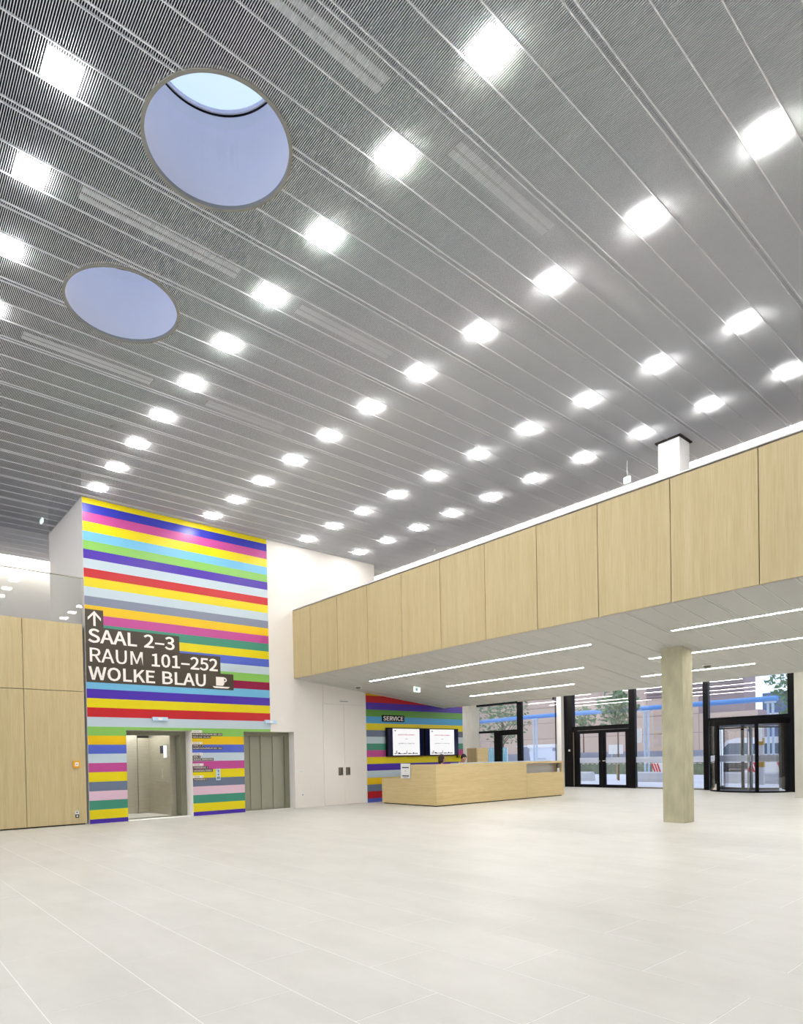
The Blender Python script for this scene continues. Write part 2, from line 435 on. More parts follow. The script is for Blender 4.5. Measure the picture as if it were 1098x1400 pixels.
# ---- round skylights
for n_, (cx, cy) in enumerate(CIRC):
    t = thing('round_skylight', (cx, cy, ZC), ['large round skylight nearest the camera with its glazed top in view', 'smaller-looking round skylight further back, beyond the first'][n_], 'skylight', 'round skylights')
    MB().ring(cx, cy, RIM-.035, RIM, ZC-.012, ZC+.03, 96).go('rim', M['rim'], t, smooth=False)
    MB().ring(cx, cy, RIM-.033, RIM-.02, ZC+.0, 8.27, 96).go('drum', M['drum'], t)
    MB().ring(cx, cy, RIM-.028, RIM-.01, 8.27, 8.41, 96).go('upstand', M['rail'], t)
    MB().ring(cx, cy, RIM-.018, RIM-.008, ZC+.02, 8.26, 96).go('added_dark_sleeve', M['void'], t)  # black layer added so the drum's outside looks dark between the slats
    MB().ring(cx, cy, RIM-.034, RIM+.02, 8.41, 8.43, 96).go('seal', M['black'], t)
    MB().ring(cx, cy, RIM-.05, RIM+.02, 8.43, 8.47, 96).go('dome_frame', M['drum'], t)
    d = MB(); n, mr = 48, 7
    for k in range(mr+1):
        rr = (RIM-.04)*math.cos(math.pi/2*k/mr); zz = 8.46+.22*math.sin(math.pi/2*k/mr)
        for i in range(n): d.v.append((cx+rr*math.cos(2*math.pi*i/n), cy+rr*math.sin(2*math.pi*i/n), zz))
    for k in range(mr):
        for i in range(n):
            q = (i+1) % n; d.f.append((k*n+i, k*n+q, (k+1)*n+q, (k+1)*n+i)); d.mi.append(0)
    d.go('dome', M['dome'], t, smooth=True)
# ---- back wall (plane Y0): striped lift wall and white wall with openings
wb = MB()
D = .38
# lift wall, ground level, openings 5.163-6.80 and 8.269-9.87 up to 2.155
wb.box(4.297, 5.163, Y0, Y0+D, 0, 2.155); wb.box(6.80, 8.269, Y0, Y0+D, 0, 2.155); wb.box(9.87, 12.50, Y0, Y0+D, 0, 2.155)
wb.box(4.297, 12.97, Y0, Y0+D, 2.155, ZC+.012)
wb.box(4.297, 4.5, Y0+D, 18.07, 0, ZC+.012)            # side face of the shaft
wb.box(4.5, 12.97, 17.87, 18.07, 0, ZC+.012); wb.box(12.77, 12.97, Y0+D, 17.87, 0, ZC+.012)
wall_back = wb.go('wall_back', M['white'], kind='structure')
UP = [7.416, 7.290, 7.094, 6.882, 6.662, 6.450, 6.250, 6.040, 5.822, 5.618, 5.405, 5.190, 4.988]
UP += [4.988-.2118*k for k in range(1, 9)] + [3.082, 2.870, 2.659, 2.442, 2.222, 2.015, 1.806, 1.597, 1.385, 1.175, .955, .742, .527, .314, .100, 0]
SC = {'yel': (236, 216, 20), 'blu': (52, 58, 176), 'mag': (196, 78, 150), 'lbl': (118, 190, 226), 'grn': (140, 198, 96), 'pur': (78, 48, 170),
      'pal': (198, 214, 222), 'red': (200, 36, 44), 'gry': (134, 140, 160), 'ora': (240, 196, 20), 'tea': (66, 146, 122), 'roy': (88, 108, 204),
      'wne': (150, 22, 70), 'pnk': (232, 196, 212), 'slt': (110, 122, 144), 'dgrn': (100, 158, 66), 'sky': (80, 166, 216)}
SM = {k: mat('stripe_'+k, tuple(c*.88 for c in sr(*v)[:3])+(1,), .33, spec=.35) for k, v in SC.items()}
order = 'yel blu mag yel lbl grn pur pal red yel pal gry ora mag tea yel roy pal grn wne lbl pur yel red pal grn ora roy pal mag yel slt pnk tea yel pur'.split()
def mural(parent, zs, cols, y, rects):
    """rects(z0,z1) -> list of x ranges; each stripe a thin film strip of its own"""
    for k, c in enumerate(cols):
        mb = MB(); zt, zb = zs[k], zs[k+1]
        cuts = sorted({zt, zb} | ({2.155} if zb < 2.155 < zt else set()), reverse=True)
        for p, q in zip(cuts[:-1], cuts[1:]):
            for x0, x1 in rects((p+q)/2): mb.box(x0, x1, y-.004, y, q, p)
        mb.go('painted_stripe', SM[c], parent)
mural(wall_back, UP, order, Y0, lambda z: [(4.30, 9.10)] if z > 2.155 else [(4.30, 5.163), (6.805, 8.269)])
# left wood wall under the glass balustrade, and its gallery
wl = MB().box(XL, 4.22, Y0+.06, Y0+.3, 0, 4.50).box(XL, 4.25, Y0+.02, 20.6, 4.2, 4.50)
wall_left = wl.go('wall_left', M['gap'], kind='structure')
xs = [3.01-1.21*k for k in range(8)]
for x0, x1 in [(3.01, 4.245)]+[(a-1.21, a) for a in xs]:
    for z0, z1 in ((.03, 3.0), (3.012, 4.525)):
        bevbox('wood_panel', x0+.005, x1-.005, Y0, Y0+.05, z0, z1, M['oak'], wall_left, bev=.002)
box('wall_gallery', XL, XG, 20.80, 21.0, 4.5, 8.2, M['white'], kind='structure')
tag(box('cove_lamp', XL, 13.0, 20.56, 20.60, 7.43, 7.52, M['cove2'], None, loc=(0, 20.5, 7.45)), 'hidden cove light strip along the far wall of the left gallery', 'cove light')
t = thing('glass_balustrade', (0, Y0, 4.525), 'clear glass balustrade on top of the left oak wall with thin handrail', 'balustrade')
for a in (4.25, 1.83, -.59, -3.01, -5.43):
    box('glass_pane', a-2.41, a-.0, Y0+.02, Y0+.032, 4.50, 5.565, M['rglass'], t)
box('handrail', XL, 4.29, Y0+.014, Y0+.038, 5.565, 5.585, M['steeldk'], t)
# ---- right side: balcony front, sloping soffit
SL = (ZE-ZB)/(XE-XF)
def zs_(x): return ZB+SL*(x-XF)
bal = MB().box(XF+.03, XF+.14, YL, Y0, ZB+.02, ZT-.012)
bal.hexa([(XF+.14,YL,zs_(XF+.14)+.06),(XE,YL,ZE+.05),(XE,Y0,ZE+.05),(XF+.14,Y0,zs_(XF+.14)+.06),(XF+.14,YL,4.5),(XE,YL,4.5),(XE,Y0,4.5),(XF+.14,Y0,4.5)])
bal.box(XF+.0, XF+.18, YL, Y0, ZT+.008, ZT+.035, 1)
balc = bal.go('wall_balcony', None, kind='structure', mats=[M['gap'], M['plast']])
yy = [3.319+1.2125*k for k in range(-8, 10)]
for a, b in zip(yy[:-1], yy[1:]):
    bevbox('wood_panel', XF, XF+.03, a+.006, b-.006, ZB+.004, ZT-.018, M['oak'], balc, bev=.002)
bevbox('wood_panel', XF, XF+.03, yy[-1]+.006, Y0-.005, ZB+.004, ZT-.018, M['oak'], balc, bev=.002)
sb = MB().box(XE, XE+.12, YL, Y0, ZE+.03, 4.5)
soffit = sb.go('ceiling_soffit', M['soffit'], kind='structure')
LINES = [(11.37, 6.78, 13.5), (11.37, -3, 5.2), (13.08, 8.0, 12.2), (13.09, .5, 6.46), (14.6, 9.2, 12.69), (14.65, 5.02, 7.42), (14.65, .5, 3.6)]
def slab(mb, x0, x1, y0, y1, t0, t1, mi=0):
    mb.hexa([(x0,y0,zs_(x0)+t0),(x1,y0,zs_(x1)+t0),(x1,y1,zs_(x1)+t0),(x0,y1,zs_(x0)+t0),(x0,y0,zs_(x0)+t1),(x1,y0,zs_(x1)+t1),(x1,y1,zs_(x1)+t1),(x0,y1,zs_(x0)+t1)], mi)
for k in range(-1, 17):
    yl = LY0-SY*k; a, b = yl-SY+.585, min(yl+.585, Y0)
    if a > Y0: continue
    mb = MB(); slab(mb, XF+.03, XE, a+.002, b-.002, 0, .04); mb.go('soffit_panel', M['soffit'], soffit)
    mb = MB()
    for dy in (-.19, .175, .56, .61):
        if yl+dy < Y0: slab(mb, XF+.03, XE, yl+dy-.008, yl+dy+.008, -.004, 0)
    mb.go('soffit_rail', M['soffit_rail'], soffit)
lb = {0: 'longest light line under the balcony, nearest the balcony front', 1: 'light line under the balcony running out of view on the right', 2: 'middle light line left of the concrete column, between two others',
      3: 'long light line right of the concrete column running to the photo edge', 4: 'shortest light line nearest the entrance, left of the column', 5: 'short light line right of the column beside the ceiling sensor', 6: 'light line beyond the right edge of the view'}
for n_, (x, a, b) in enumerate(LINES):
    t = thing('line_light', (x, (a+b)/2, zs_(x)), lb[n_], 'line light', 'recessed light lines under the balcony')
    mb = MB(); slab(mb, x-.028, x+.028, a, b, -.006, .0); mb.go('diffuser', M['line'], t)
    mb = MB(); slab(mb, x-.034, x-.028, a, b, -.007, .01); slab(mb, x+.028, x+.034, a, b, -.007, .01); mb.go('trim', M['rail'], t)
for n_, x in enumerate((17.4, 19.2, 21.0, 22.8)):  # unseen rows added to brighten the entrance floor
    t = thing('line_light', (x, 8, 3.965), 'added light line on the hidden flat entrance ceiling, %s row from the balcony edge' % ['first', 'second', 'third', 'last'][n_], 'line light')
    for a, b in ((-3, 2), (3.5, 7.5), (9, 13.5), (15, 19.5)): box('diffuser', x-.03, x+.03, a, b, 3.955, 3.968, M['line'], t)
# gallery over the balcony: back wall and cove
box('wall_upper_right', XG, XG+.25, YL, 20.6, 4.5, 8.2, M['white'], kind='structure')
tag(box('cove_lamp', XEND+.01, XEND+.03, YL, 20.4, 7.44, 7.52, M['cove'], None, loc=(XEND, 5, 7.45)), 'cove light strip glowing along the ceiling edge above the balcony', 'cove light')
box('wall_behind_added', XL-.2, XW, YL-.2, YL, 0, 8.4, M['backwall'], kind='structure')  # unseen wall added to keep sky light off the near ceiling
wls = MB().box(XL-.2, XL, YL, 21, 0, .3).box(XL-.2, XL, YL, 21, 7.9, 8.4).go('window_added', M['rail'], kind='structure')  # unseen opening added to let sky light onto the lamella sides
for k in range(10): box('mullion', XL-.15, XL, YL+2.4*k, YL+2.4*k+.08, .3, 7.9, M['black'], wls)
# ---- service wall with stripes, door wall below balcony
ws = MB().box(12.50, 16.95, Y0, Y0+.25, 0, 3.42).box(16.75, 16.95, Y0+.25, 20.2, 0, 4.5)
wall_service = ws.go('wall_service', M['white'], kind='structure')
SZ = [3.45, 3.322, 3.108, 2.890, 2.676, 2.462, 2.250, 2.045, 1.832, 1.625, 1.412, 1.197, .985, .768, .556, .342, .126, 0]
so = 'ora red pur dgrn sky yel slt pal tea mag yel pur pal ora slt red roy'.split()
for k, c in enumerate(so):
    box('painted_stripe', 12.515, 16.95, Y0-.004, Y0, SZ[k+1], SZ[k], SM[c], wall_service)
box('trim_corner', 12.495, 12.515, Y0-.012, Y0, 0, 3.40, M['plast'], kind='structure')
# entrance zone shell
box('wall_side', 16.95, XW, 20.24, 20.5, 0, 4.5, M['concrete2'], kind='structure')
box('ceiling_entrance', XE+.12, XW+.3, YL, 20.5, 3.97, 4.5, M['soffit'], kind='structure')
box('wall_facade_top', XW-.1, XW+.3, YL, 20.5, 4.5, 8.4, M['concrete2'], kind='structure')
box('ceiling_roof', XG+.25, XW+.3, YL, 20.6, 4.5, 4.7, M['concrete2'], kind='structure')
# ---- columns
t = thing('concrete_column', (12.69, 5.72, 0), 'square concrete column rising through the balcony, grey below and white above', 'column')
bevbox('lower_shaft', 12.48, 12.91, 5.52, 5.93, 0, zs_(12.6)+.1, M['concrete'], t, bev=.008)
bevbox('upper_shaft', 12.48, 12.91, 5.52, 5.93, 4.5, ZC-.02, M['colwhite'], t, bev=.006)
MB().box(12.44, 12.95, 5.48, 5.97, ZC-.02, ZC+.01).go('shadow_gap', M['gap'], t)
t = thing('concrete_column', (21.2, 5.97, 0), 'pale square concrete column at right edge beside the revolving door', 'column')
bevbox('shaft', 21.0, 21.45, 5.75, 6.2, 0, 3.97, M['concrete2'], t, bev=.008)
# ---- tall double doors flush in the white wall
dr = MB().box(10.88, 12.46, Y0-.006, Y0-.004+.002, 0.0, 3.0).go('door_1', M['greywhite'], kind='structure')
bevbox('door_leaf', 10.885, 11.645, Y0-.02, Y0-.006, .012, 2.99, M['white'], dr, bev=.003)
bevbox('door_leaf', 11.653, 12.455, Y0-.02, Y0-.006, .012, 2.99, M['white'], dr, bev=.003)
bevbox('overdoor_panel', 10.885, 12.46, Y0-.02, Y0-.006, 3.01, 3.57, M['white'], dr, bev=.003)
for x0 in (11.405, 11.68):
    p = box('flush_handle', x0, x0+.165, Y0-.028, Y0-.02, .88, 1.12, M['greyplast'], dr)
    box('grip', x0+.105, x0+.13, Y0-.045, Y0-.028, .92, 1.09, M['ink'], p)
box('vent_slot', 11.5, 11.8, Y0-.03, Y0-.02, 3.085, 3.105, M['greyink'], dr)
# ================================================================ lifts
def lift_portal(t, x0, x1, yp):
    box('jamb', x1-.15, x1-.002, yp, yp+.30, 0, 2.153, M['steeldk'], t); box('jamb', x0+.002, x0+.12, yp, yp+.30, 0, 2.153, M['steeldk'], t)
    MB().box(x0+.12, x1-.15, yp, yp+.30, 2.055, 2.155).go('head', M['steeldk'], t)
t = thing('lift', (6.0, 15.8, 0), 'open passenger lift with brushed steel car in the stripe wall, left of the two lifts', 'lift')
lift_portal(t, 5.163, 6.80, 15.47)
MB().box(4.9, 6.52, 15.77, 17.3, -.004, .004).go('car_floor', M['stone'], t)
cb = MB().box(4.9, 6.175, 17.22, 17.26, 0, 2.2).go('back_wall', M['steel'], t)
box('wall_panel', 6.185, 6.50, 17.21, 17.25, .02, 2.05, M['steel'], t)
box('wall_panel', 4.95, 5.5, 17.205, 17.22, .02, 2.05, M['steel'], t); box('wall_panel', 5.51, 6.168, 17.205, 17.22, .02, 2.05, M['steel'], t)
MB().box(6.50, 6.82, 15.77, 15.80, 0, 2.2).go('car_front', M['steel'], t)
sw = MB().box(6.50, 6.55, 15.80, 17.25, 0, 2.2).go('side_wall', M['steel'], t)
MB().box(4.86, 4.9, 15.77, 17.25, 0, 2.2).go('side_wall', M['steel'], t)
box('car_ceiling', 4.9, 6.55, 15.77, 17.26, 2.2, 2.25, M['greywhite'], t)
box('ceiling_lamp', 5.0, 6.45, 16.0, 17.1, 2.185, 2.2, mat('lift_lamp', (1, 1, 1, 1), .5, emit=(.95, .98, 1, 1), estr=4.5), t)
box('display', 6.485, 6.50, 16.2, 16.39, 1.61, 1.81, M['navy'], sw)
box('notice_frame', 6.487, 6.50, 15.9, 16.18, 1.47, 1.84, M['chrome'], sw); box('notice_sheet', 6.483, 6.487, 15.915, 16.165, 1.49, 1.82, M['paper'], sw)
for k in range(5):
    MB().cyl((6.50, 16.26, .98+.05*k), (6.485, 16.26, .98+.05*k), .016, 10).go('call_button', M['chrome'], sw)
r_ = MB().cyl((6.44, 15.85, .875), (6.44, 16.5, .875), .018, 10).cyl((6.5, 15.95, .875), (6.44, 15.95, .875), .01, 8).cyl((6.5, 16.4, .875), (6.44, 16.4, .875), .01, 8)
r_.go('handrail', M['chrome'], sw)
MB().box(5.28, 6.65, 15.47, 15.77, -.003, .006).go('sill', M['steeldk'], t)
t = thing('lift', (9.07, 15.4, 0), 'closed lift with olive grey door panels, right of the two lifts', 'lift')
lift_portal(t, 8.269, 9.87, 15.38)
for a, b, y in ((8.39, 8.66, 15.50), (8.66, 8.98, 15.48), (8.985, 9.355, 15.46), (9.36, 9.72, 15.44)):
    box('door_panel', a, b, y, y+.04, .01, 2.06, M['liftdoor'], t)
MB().box(8.39, 9.72, 15.40, 15.44, -.003, .006).go('sill', M['steeldk'], t)
box('back_panel', 8.275, 9.865, 15.62, 15.66, 0, 2.15, M['liftdoor'], t)
# exit plates over the lifts
for x0, x1, z0, z1, lab in ((5.79, 6.17, 2.385, 2.475, 'small pale blue sign plate above the open lift'), (8.91, 9.27, 2.375, 2.475, 'small pale blue sign plate at the lower right corner of the stripe wall')):
    t = thing('sign_plate', ((x0+x1)/2, Y0, z0), lab, 'sign', 'pale blue plates above the lifts')
    bevbox('plate', x0, x1, Y0-.06, Y0-.005, z0, z1, M['paleblue'], t, bev=.004)
    box('pictogram', x0+.14, x0+.24, Y0-.063, Y0-.06, z0+.02, z1-.02, M['signwht'], t)
# ================================================================ big direction sign
t = thing('direction_sign', (6.1, Y0, 3.23), 'dark stepped direction sign with white arrow and room names on the stripe wall', 'sign')
yb = Y0-.008
for x0, x1, z0, z1 in ((4.302, 4.705, 4.50, 4.895), (4.302, 6.53, 4.09, 4.50), (4.302, 7.635, 3.65, 4.09), (4.302, 8.0, 3.235, 3.65)):
    box('sign_board', x0, x1, yb, Y0-.0045, z0, z1, M['signblk'], t)
text('lettering', 'SAAL', 4.355, 5.469, 4.135, 4.46, yb, M['signwht'], t, .007); text('lettering', '2\u20133', 5.634, 6.403, 4.135, 4.46, yb, M['signwht'], t, .007)
text('lettering', 'RAUM', 4.385, 5.601, 3.695, 4.02, yb, M['signwht'], t, .003); text('lettering', '101\u2013252', 5.815, 7.554, 3.695, 4.02, yb, M['signwht'], t, .007)
text('lettering', 'WOLKE', 4.345, 5.888, 3.285, 3.60, yb, M['signwht'], t, .007); text('lettering', 'BLAU', 6.07, 7.214, 3.285, 3.60, yb, M['signwht'], t, .007)
a = MB(); yq0, yq1 = yb-.006, yb
def poly(mb, pts):
    n = len(pts); b = len(mb.v)
    mb.v += [(x, yq0, z) for x, z in pts]+[(x, yq1, z) for x, z in pts]
    mb.f += [tuple(b+i for i in range(n)), tuple(b+n+n-1-i for i in range(n))]+[(b+i, b+n+i, b+n+(i+1) % n, b+(i+1) % n) for i in range(n)]; mb.mi += [0]*(n+2)
poly(a, [(4.48, 4.52), (4.53, 4.52), (4.53, 4.79), (4.48, 4.79)])
poly(a, [(4.505, 4.865), (4.36, 4.71), (4.36, 4.645), (4.505, 4.80), (4.65, 4.645), (4.65, 4.71)])
a.go('arrow', M['signwht'], t)
a = MB()
poly(a, [(7.50, 3.335), (7.50, 3.56), (7.73, 3.56), (7.73, 3.38), (7.69, 3.335)])
poly(a, [(7.40, 3.315), (7.89, 3.315), (7.86, 3.285), (7.83, 3.27), (7.46, 3.27), (7.43, 3.285)])
b0 = len(a.v); n = 14
for i in range(n+1):
    th = -math.pi*.5+math.pi*i/n
    for r in (.035, .062):
        for y in (yq0, yq1): a.v.append((7.73+r*math.cos(th)*1.2, y, 3.49+r*math.sin(th)))
for i in range(n):
    A = b0+4*i; B = A+4
    a.f += [(A, A+2, B+2, B), (A+1, B+1, B+3, A+3), (A, B, B+1, A+1), (A+2, A+3, B+3, B+2)]; a.mi += [0]*4
a.go('coffee_cup_symbol', M['signwht'], t)
# floor directory beside the open lift
t = thing('floor_directory', (7.2, Y0, .98), 'small stacked floor directory lettering between the two lifts', 'sign')
DIRL = [('EBENE 2', 6.812, 7.08, 2.105, 2.17, 1), ('KONFERENZRAUM 202\u2013252', 6.812, 7.64, 2.030, 2.100, 0), ('WOLKE BLAU', 6.812, 7.32, 1.965, 2.028, 0),
        ('EBENE 1', 6.812, 7.08, 1.812, 1.872, 1), ('SAAL 2\u20133', 6.812, 7.12, 1.745, 1.808, 0), ('KONFERENZRAUM 101\u2013152', 6.812, 7.64, 1.68, 1.743, 0),
        ('EBENE 0', 6.812, 7.08, 1.535, 1.60, 1), ('SAAL 1', 6.812, 7.02, 1.465, 1.53, 0), ('SERVICE GARDEROBE', 6.812, 7.385, 1.392, 1.460, 0),
        ('EBENE \u20131', 6.812, 7.10, 1.262, 1.327, 1), ('PARKEBENE 1', 6.812, 7.235, 1.185, 1.255, 0), ('KASSENAUTOMAT', 6.812, 7.355, 1.105, 1.178, 0),
        ('EBENE \u20132', 6.812, 7.09, .957, 1.02, 1), ('PARKEBENE 2', 6.812, 7.21, .885, .953, 0)]
for s, x0, x1, z0, z1, w in DIRL:
    b = box('label_strip', x0, x1, yb, Y0-.0045, z0, z1, M['signwht'] if w else M['signblk'], t)
    text('lettering', s, x0+.02, x1-.02, z0+.014, z1-.014, yb, M['greyink'] if w else M['signwht'], t, .0)
t = thing('call_panel', (7.5, Y0, .88), 'steel lift call panel on the striped pier between the lifts', 'call panel')
box('plate', 7.44, 7.56, Y0-.02, Y0-.004, .885, 1.18, M['paleblue'], t)
for z in (1.12, 1.03): MB().cyl((7.5, Y0-.02, z), (7.5, Y0-.03, z), .022, 14).go('button', M['chrome'], t)
box('floor_display', 7.46, 7.54, Y0-.023, Y0-.02, .91, .97, M['greyink'], t)
# emergency call and socket on the wood wall
t = thing('emergency_call_box', (4.035, Y0, 1.28), 'small orange call box with white centre on the left oak wall', 'alarm')
bevbox('housing', 3.965, 4.108, Y0-.045, Y0, 1.285, 1.445, M['orange'], t, bev=.01)
bevbox('cover', 4.0, 4.073, Y0-.052, Y0-.045, 1.325, 1.41, M['plast'], t, bev=.004)
MB().cyl((4.036, Y0-.052, 1.366), (4.036, Y0-.06, 1.366), .012, 12).go('button', M['ink'], t)
t = thing('wall_socket', (4.03, Y0, .16), 'small white and black double socket low on the left oak wall', 'socket')
bevbox('plate', 3.99, 4.066, Y0-.012, Y0, .245, .32, M['plast'], t, bev=.003)
bevbox('plate', 3.99, 4.066, Y0-.012, Y0, .165, .24, M['ink'], t, bev=.003)
MB().cyl((4.028, Y0-.012, .285), (4.028, Y0-.016, .285), .02, 12).go('insert', M['greyink'], t)
MB().cyl((4.028, Y0-.012, .202), (4.028, Y0-.016, .202), .02, 12).go('insert', M['plast'], t)
t = thing('wall_socket', (10.1, Y0, .35), 'white double socket low on the white wall beside the closed lift', 'socket')
bevbox('plate', 10.07, 10.15, Y0-.012, Y0, .33, .41, M['plast'], t, bev=.003)
MB().cyl((10.11, Y0-.012, .37), (10.11, Y0-.016, .37), .022, 12).go('insert', M['greyink'], t)
t = thing('light_switch', (10.1, Y0, 1.03), 'flush white switch plate on the white wall beside the closed lift', 'switch')
bevbox('plate', 10.05, 10.16, Y0-.012, Y0, 1.0, 1.08, M['plast'], t, bev=.003)
box('rocker', 10.07, 10.14, Y0-.016, Y0-.012, 1.02, 1.06, M['greywhite'], t)
# ================================================================ service wall things
t = thing('service_sign', (13.65, Y0, 2.54), 'black sign reading SERVICE above the two screens', 'sign')
box('sign_board', 13.17, 14.13, Y0-.012, Y0-.0045, 2.525, 2.735, M['black'], t)
text('lettering', 'SERVICE', 13.22, 14.08, 2.56, 2.70, Y0-.012, M['signwht'], t, .006)
for n_, (x0, x1, z0, z1, sx0, sx1) in enumerate(((13.29, 14.91, 1.42, 2.335, 13.52, 14.70), (14.98, 16.60, 1.42, 2.335, 15.19, 16.37))):
    t = thing('wall_screen', ((x0+x1)/2, Y0, z0), ['left of the two wall screens behind the service desk', 'right of the two wall screens behind the service desk'][n_], 'screen', 'information screens')
    yf = Y0-.11
    bevbox('casing', x0, x1, yf, Y0-.02, z0, z1, M['black'], t, bev=.01)
    box('display', x0+.03, x1-.03, yf-.004, yf, z0+.03, z1-.03, M['navy'], t)
    d = box('screen_image', sx0, sx1, yf-.007, yf-.004, z0+.03, z1-.03, M['screen'], t)
    yt = yf-.006
    text('lettering', 'HERZLICH WILLKOMMEN', sx0+.22, sx1-.22, 2.09, 2.13, yt, M['pinkink'], d, .0)
    text('lettering', 'IM', sx0+.54, sx1-.54, 1.96, 1.99, yt, M['greyink'], d, .0)
    text('lettering', 'SERVICE CENTER', sx0+.22, sx1-.22, 1.81, 1.85, yt, M['greyink'], d, .0)
    box('screen_mark', sx0+.08, sx0+.13, yt-.004, yt-.001, 2.22, 2.26, M['ink'], d)
    sk = MB(); x = sx0+.06; rnd = random.Random(7)
    while x < sx1-.1:
        w = rnd.uniform(.03, .08); h = rnd.choice([.02, .03, .03, .05, .11, .07])
        sk.box(x, x+w*(.4 if h > .09 else 1), yt-.004, yt-.001, 1.49, 1.49+h); x += w+rnd.uniform(.0, .03)
    sk.go('skyline_drawing', M['ink'], d)
t = thing('cable_hook', (16.62, Y0, 1.35), 'small black bracket below the right screen corner', 'bracket')
MB().box(16.60, 16.62, Y0-.06, Y0-.005, 1.34, 1.43).box(16.60, 16.70, Y0-.06, Y0-.04, 1.34, 1.355).box(16.68, 16.70, Y0-.06, Y0-.04, 1.34, 1.41).go('bracket', M['black'], t)
# ================================================================ service desk
t = thing('service_desk', (15.5, 12.6, 0), 'long L-shaped oak reception desk with lowered left end and recessed shelf', 'desk')
H1 = 1.165; YD = 12.17; XD = 12.55
def plank(name, x0, x1, y0, y1, z0, z1): return bevbox(name, x0, x1, y0, y1, z0, z1, M['oakh'], t, bev=.003)
plank('front_panel', XD, 16.61, YD, YD+.04, .03, H1)
plank('front_panel', 16.615, 18.66, YD, YD+.04, .03, .80)
plank('end_panel', 18.56, 18.66, YD+.04, YD+.75, .03, .80); plank('end_panel', 18.60, 18.66, YD+.04, YD+.75, .80, H1)
plank('side_panel', XD, XD+.04, YD+.04, 13.40, .03, H1)
plank('low_side_panel', XD+.03, XD+.07, 13.405, 14.47, .03, .745)
plank('low_counter', XD+.03, 13.2, 13.41, 14.47, .745, .775)
plank('counter_top', XD+.04, 18.66, YD+.04, YD+.42, H1-.03, H1+.0)
plank('counter_top', XD+.04, XD+.42, YD+.42, 13.40, H1-.03, H1+.0)
plank('niche_lintel', 16.615, 18.66, YD, YD+.04, 1.105, H1)
box('niche_back', 16.62, 18.56, YD+.30, YD+.32, .78, 1.11, M['greywhite'], t)
box('niche_shelf', 16.62, 18.56, YD+.04, YD+.30, .775, .80, M['greywhite'], t)
box('niche_side', 16.615, 16.63, YD+.04, YD+.3, .80, 1.11, M['greywhite'], t)
box('pale_ledge', 13.95, 18.66, YD+.44, YD+.75, H1-.0, H1+.02, M['paleblue'], t)  # pale bluish strip along the back of the counter top
box('worktop', XD+.42, 18.56, YD+.42, YD+1.1, .71, .74, M['greywhite'], t)
box('plinth', XD+.06, 18.6, YD+.06, YD+.6, 0, .03, M['gap'], t); box('plinth', XD+.08, XD+.6, YD+.6, 14.45, 0, .03, M['gap'], t)
t = thing('paper_notice', (XD, 13.4, .775), 'white printed notice standing on the lowered left end of the desk', 'notice')
box('sheet', XD-.03, XD-.02, 13.16, 13.56, .77, 1.20, M['paper'], t)
box('print_line', XD-.033, XD-.03, 13.22, 13.50, 1.07, 1.10, M['ink'], t); box('print_line', XD-.033, XD-.03, 13.22, 13.50, .83, .86, M['ink'], t)
box('print_line', XD-.033, XD-.03, 13.34, 13.38, .98, 1.0, M['pinkink'], t); box('print_line', XD-.033, XD-.03, 13.26, 13.46, .79, .805, M['greyink'], t)
t = thing('leaflet_holder', (18.4, YD+.1, .80), 'small clear leaflet holder with printed cards in the desk niche', 'leaflet holder')
box('stand', 18.40, 18.54, YD+.07, YD+.12, .80, .82, M['plast'], t)
box('card', 18.41, 18.53, YD+.085, YD+.09, .82, .93, M['paper'], t); box('card', 18.42, 18.52, YD+.08, YD+.084, .95, 1.06, M['greyink'], t)
box('backplate', 18.40, 18.54, YD+.1, YD+.105, .82, 1.08, M['rglass'], t)
t = thing('back_cabinet', (17.4, 14.8, 0), 'oak cabinet standing behind the desk in front of the concrete wall', 'cabinet')
bevbox('body', 17.12, 17.72, 14.62, 15.05, 0, 1.63, M['oakh'], t, bev=.003)
bevbox('top', 17.11, 17.73, 14.61, 15.06, 1.63, 1.66, M['oakh'], t, bev=.003)
bevbox('door', 17.13, 17.71, 14.60, 14.62, .05, 1.62, M['oakh'], t, bev=.003)
bevbox('side_panel', 17.10, 17.12, 14.62, 15.05, .02, 1.63, M['oak'], t, bev=.003)
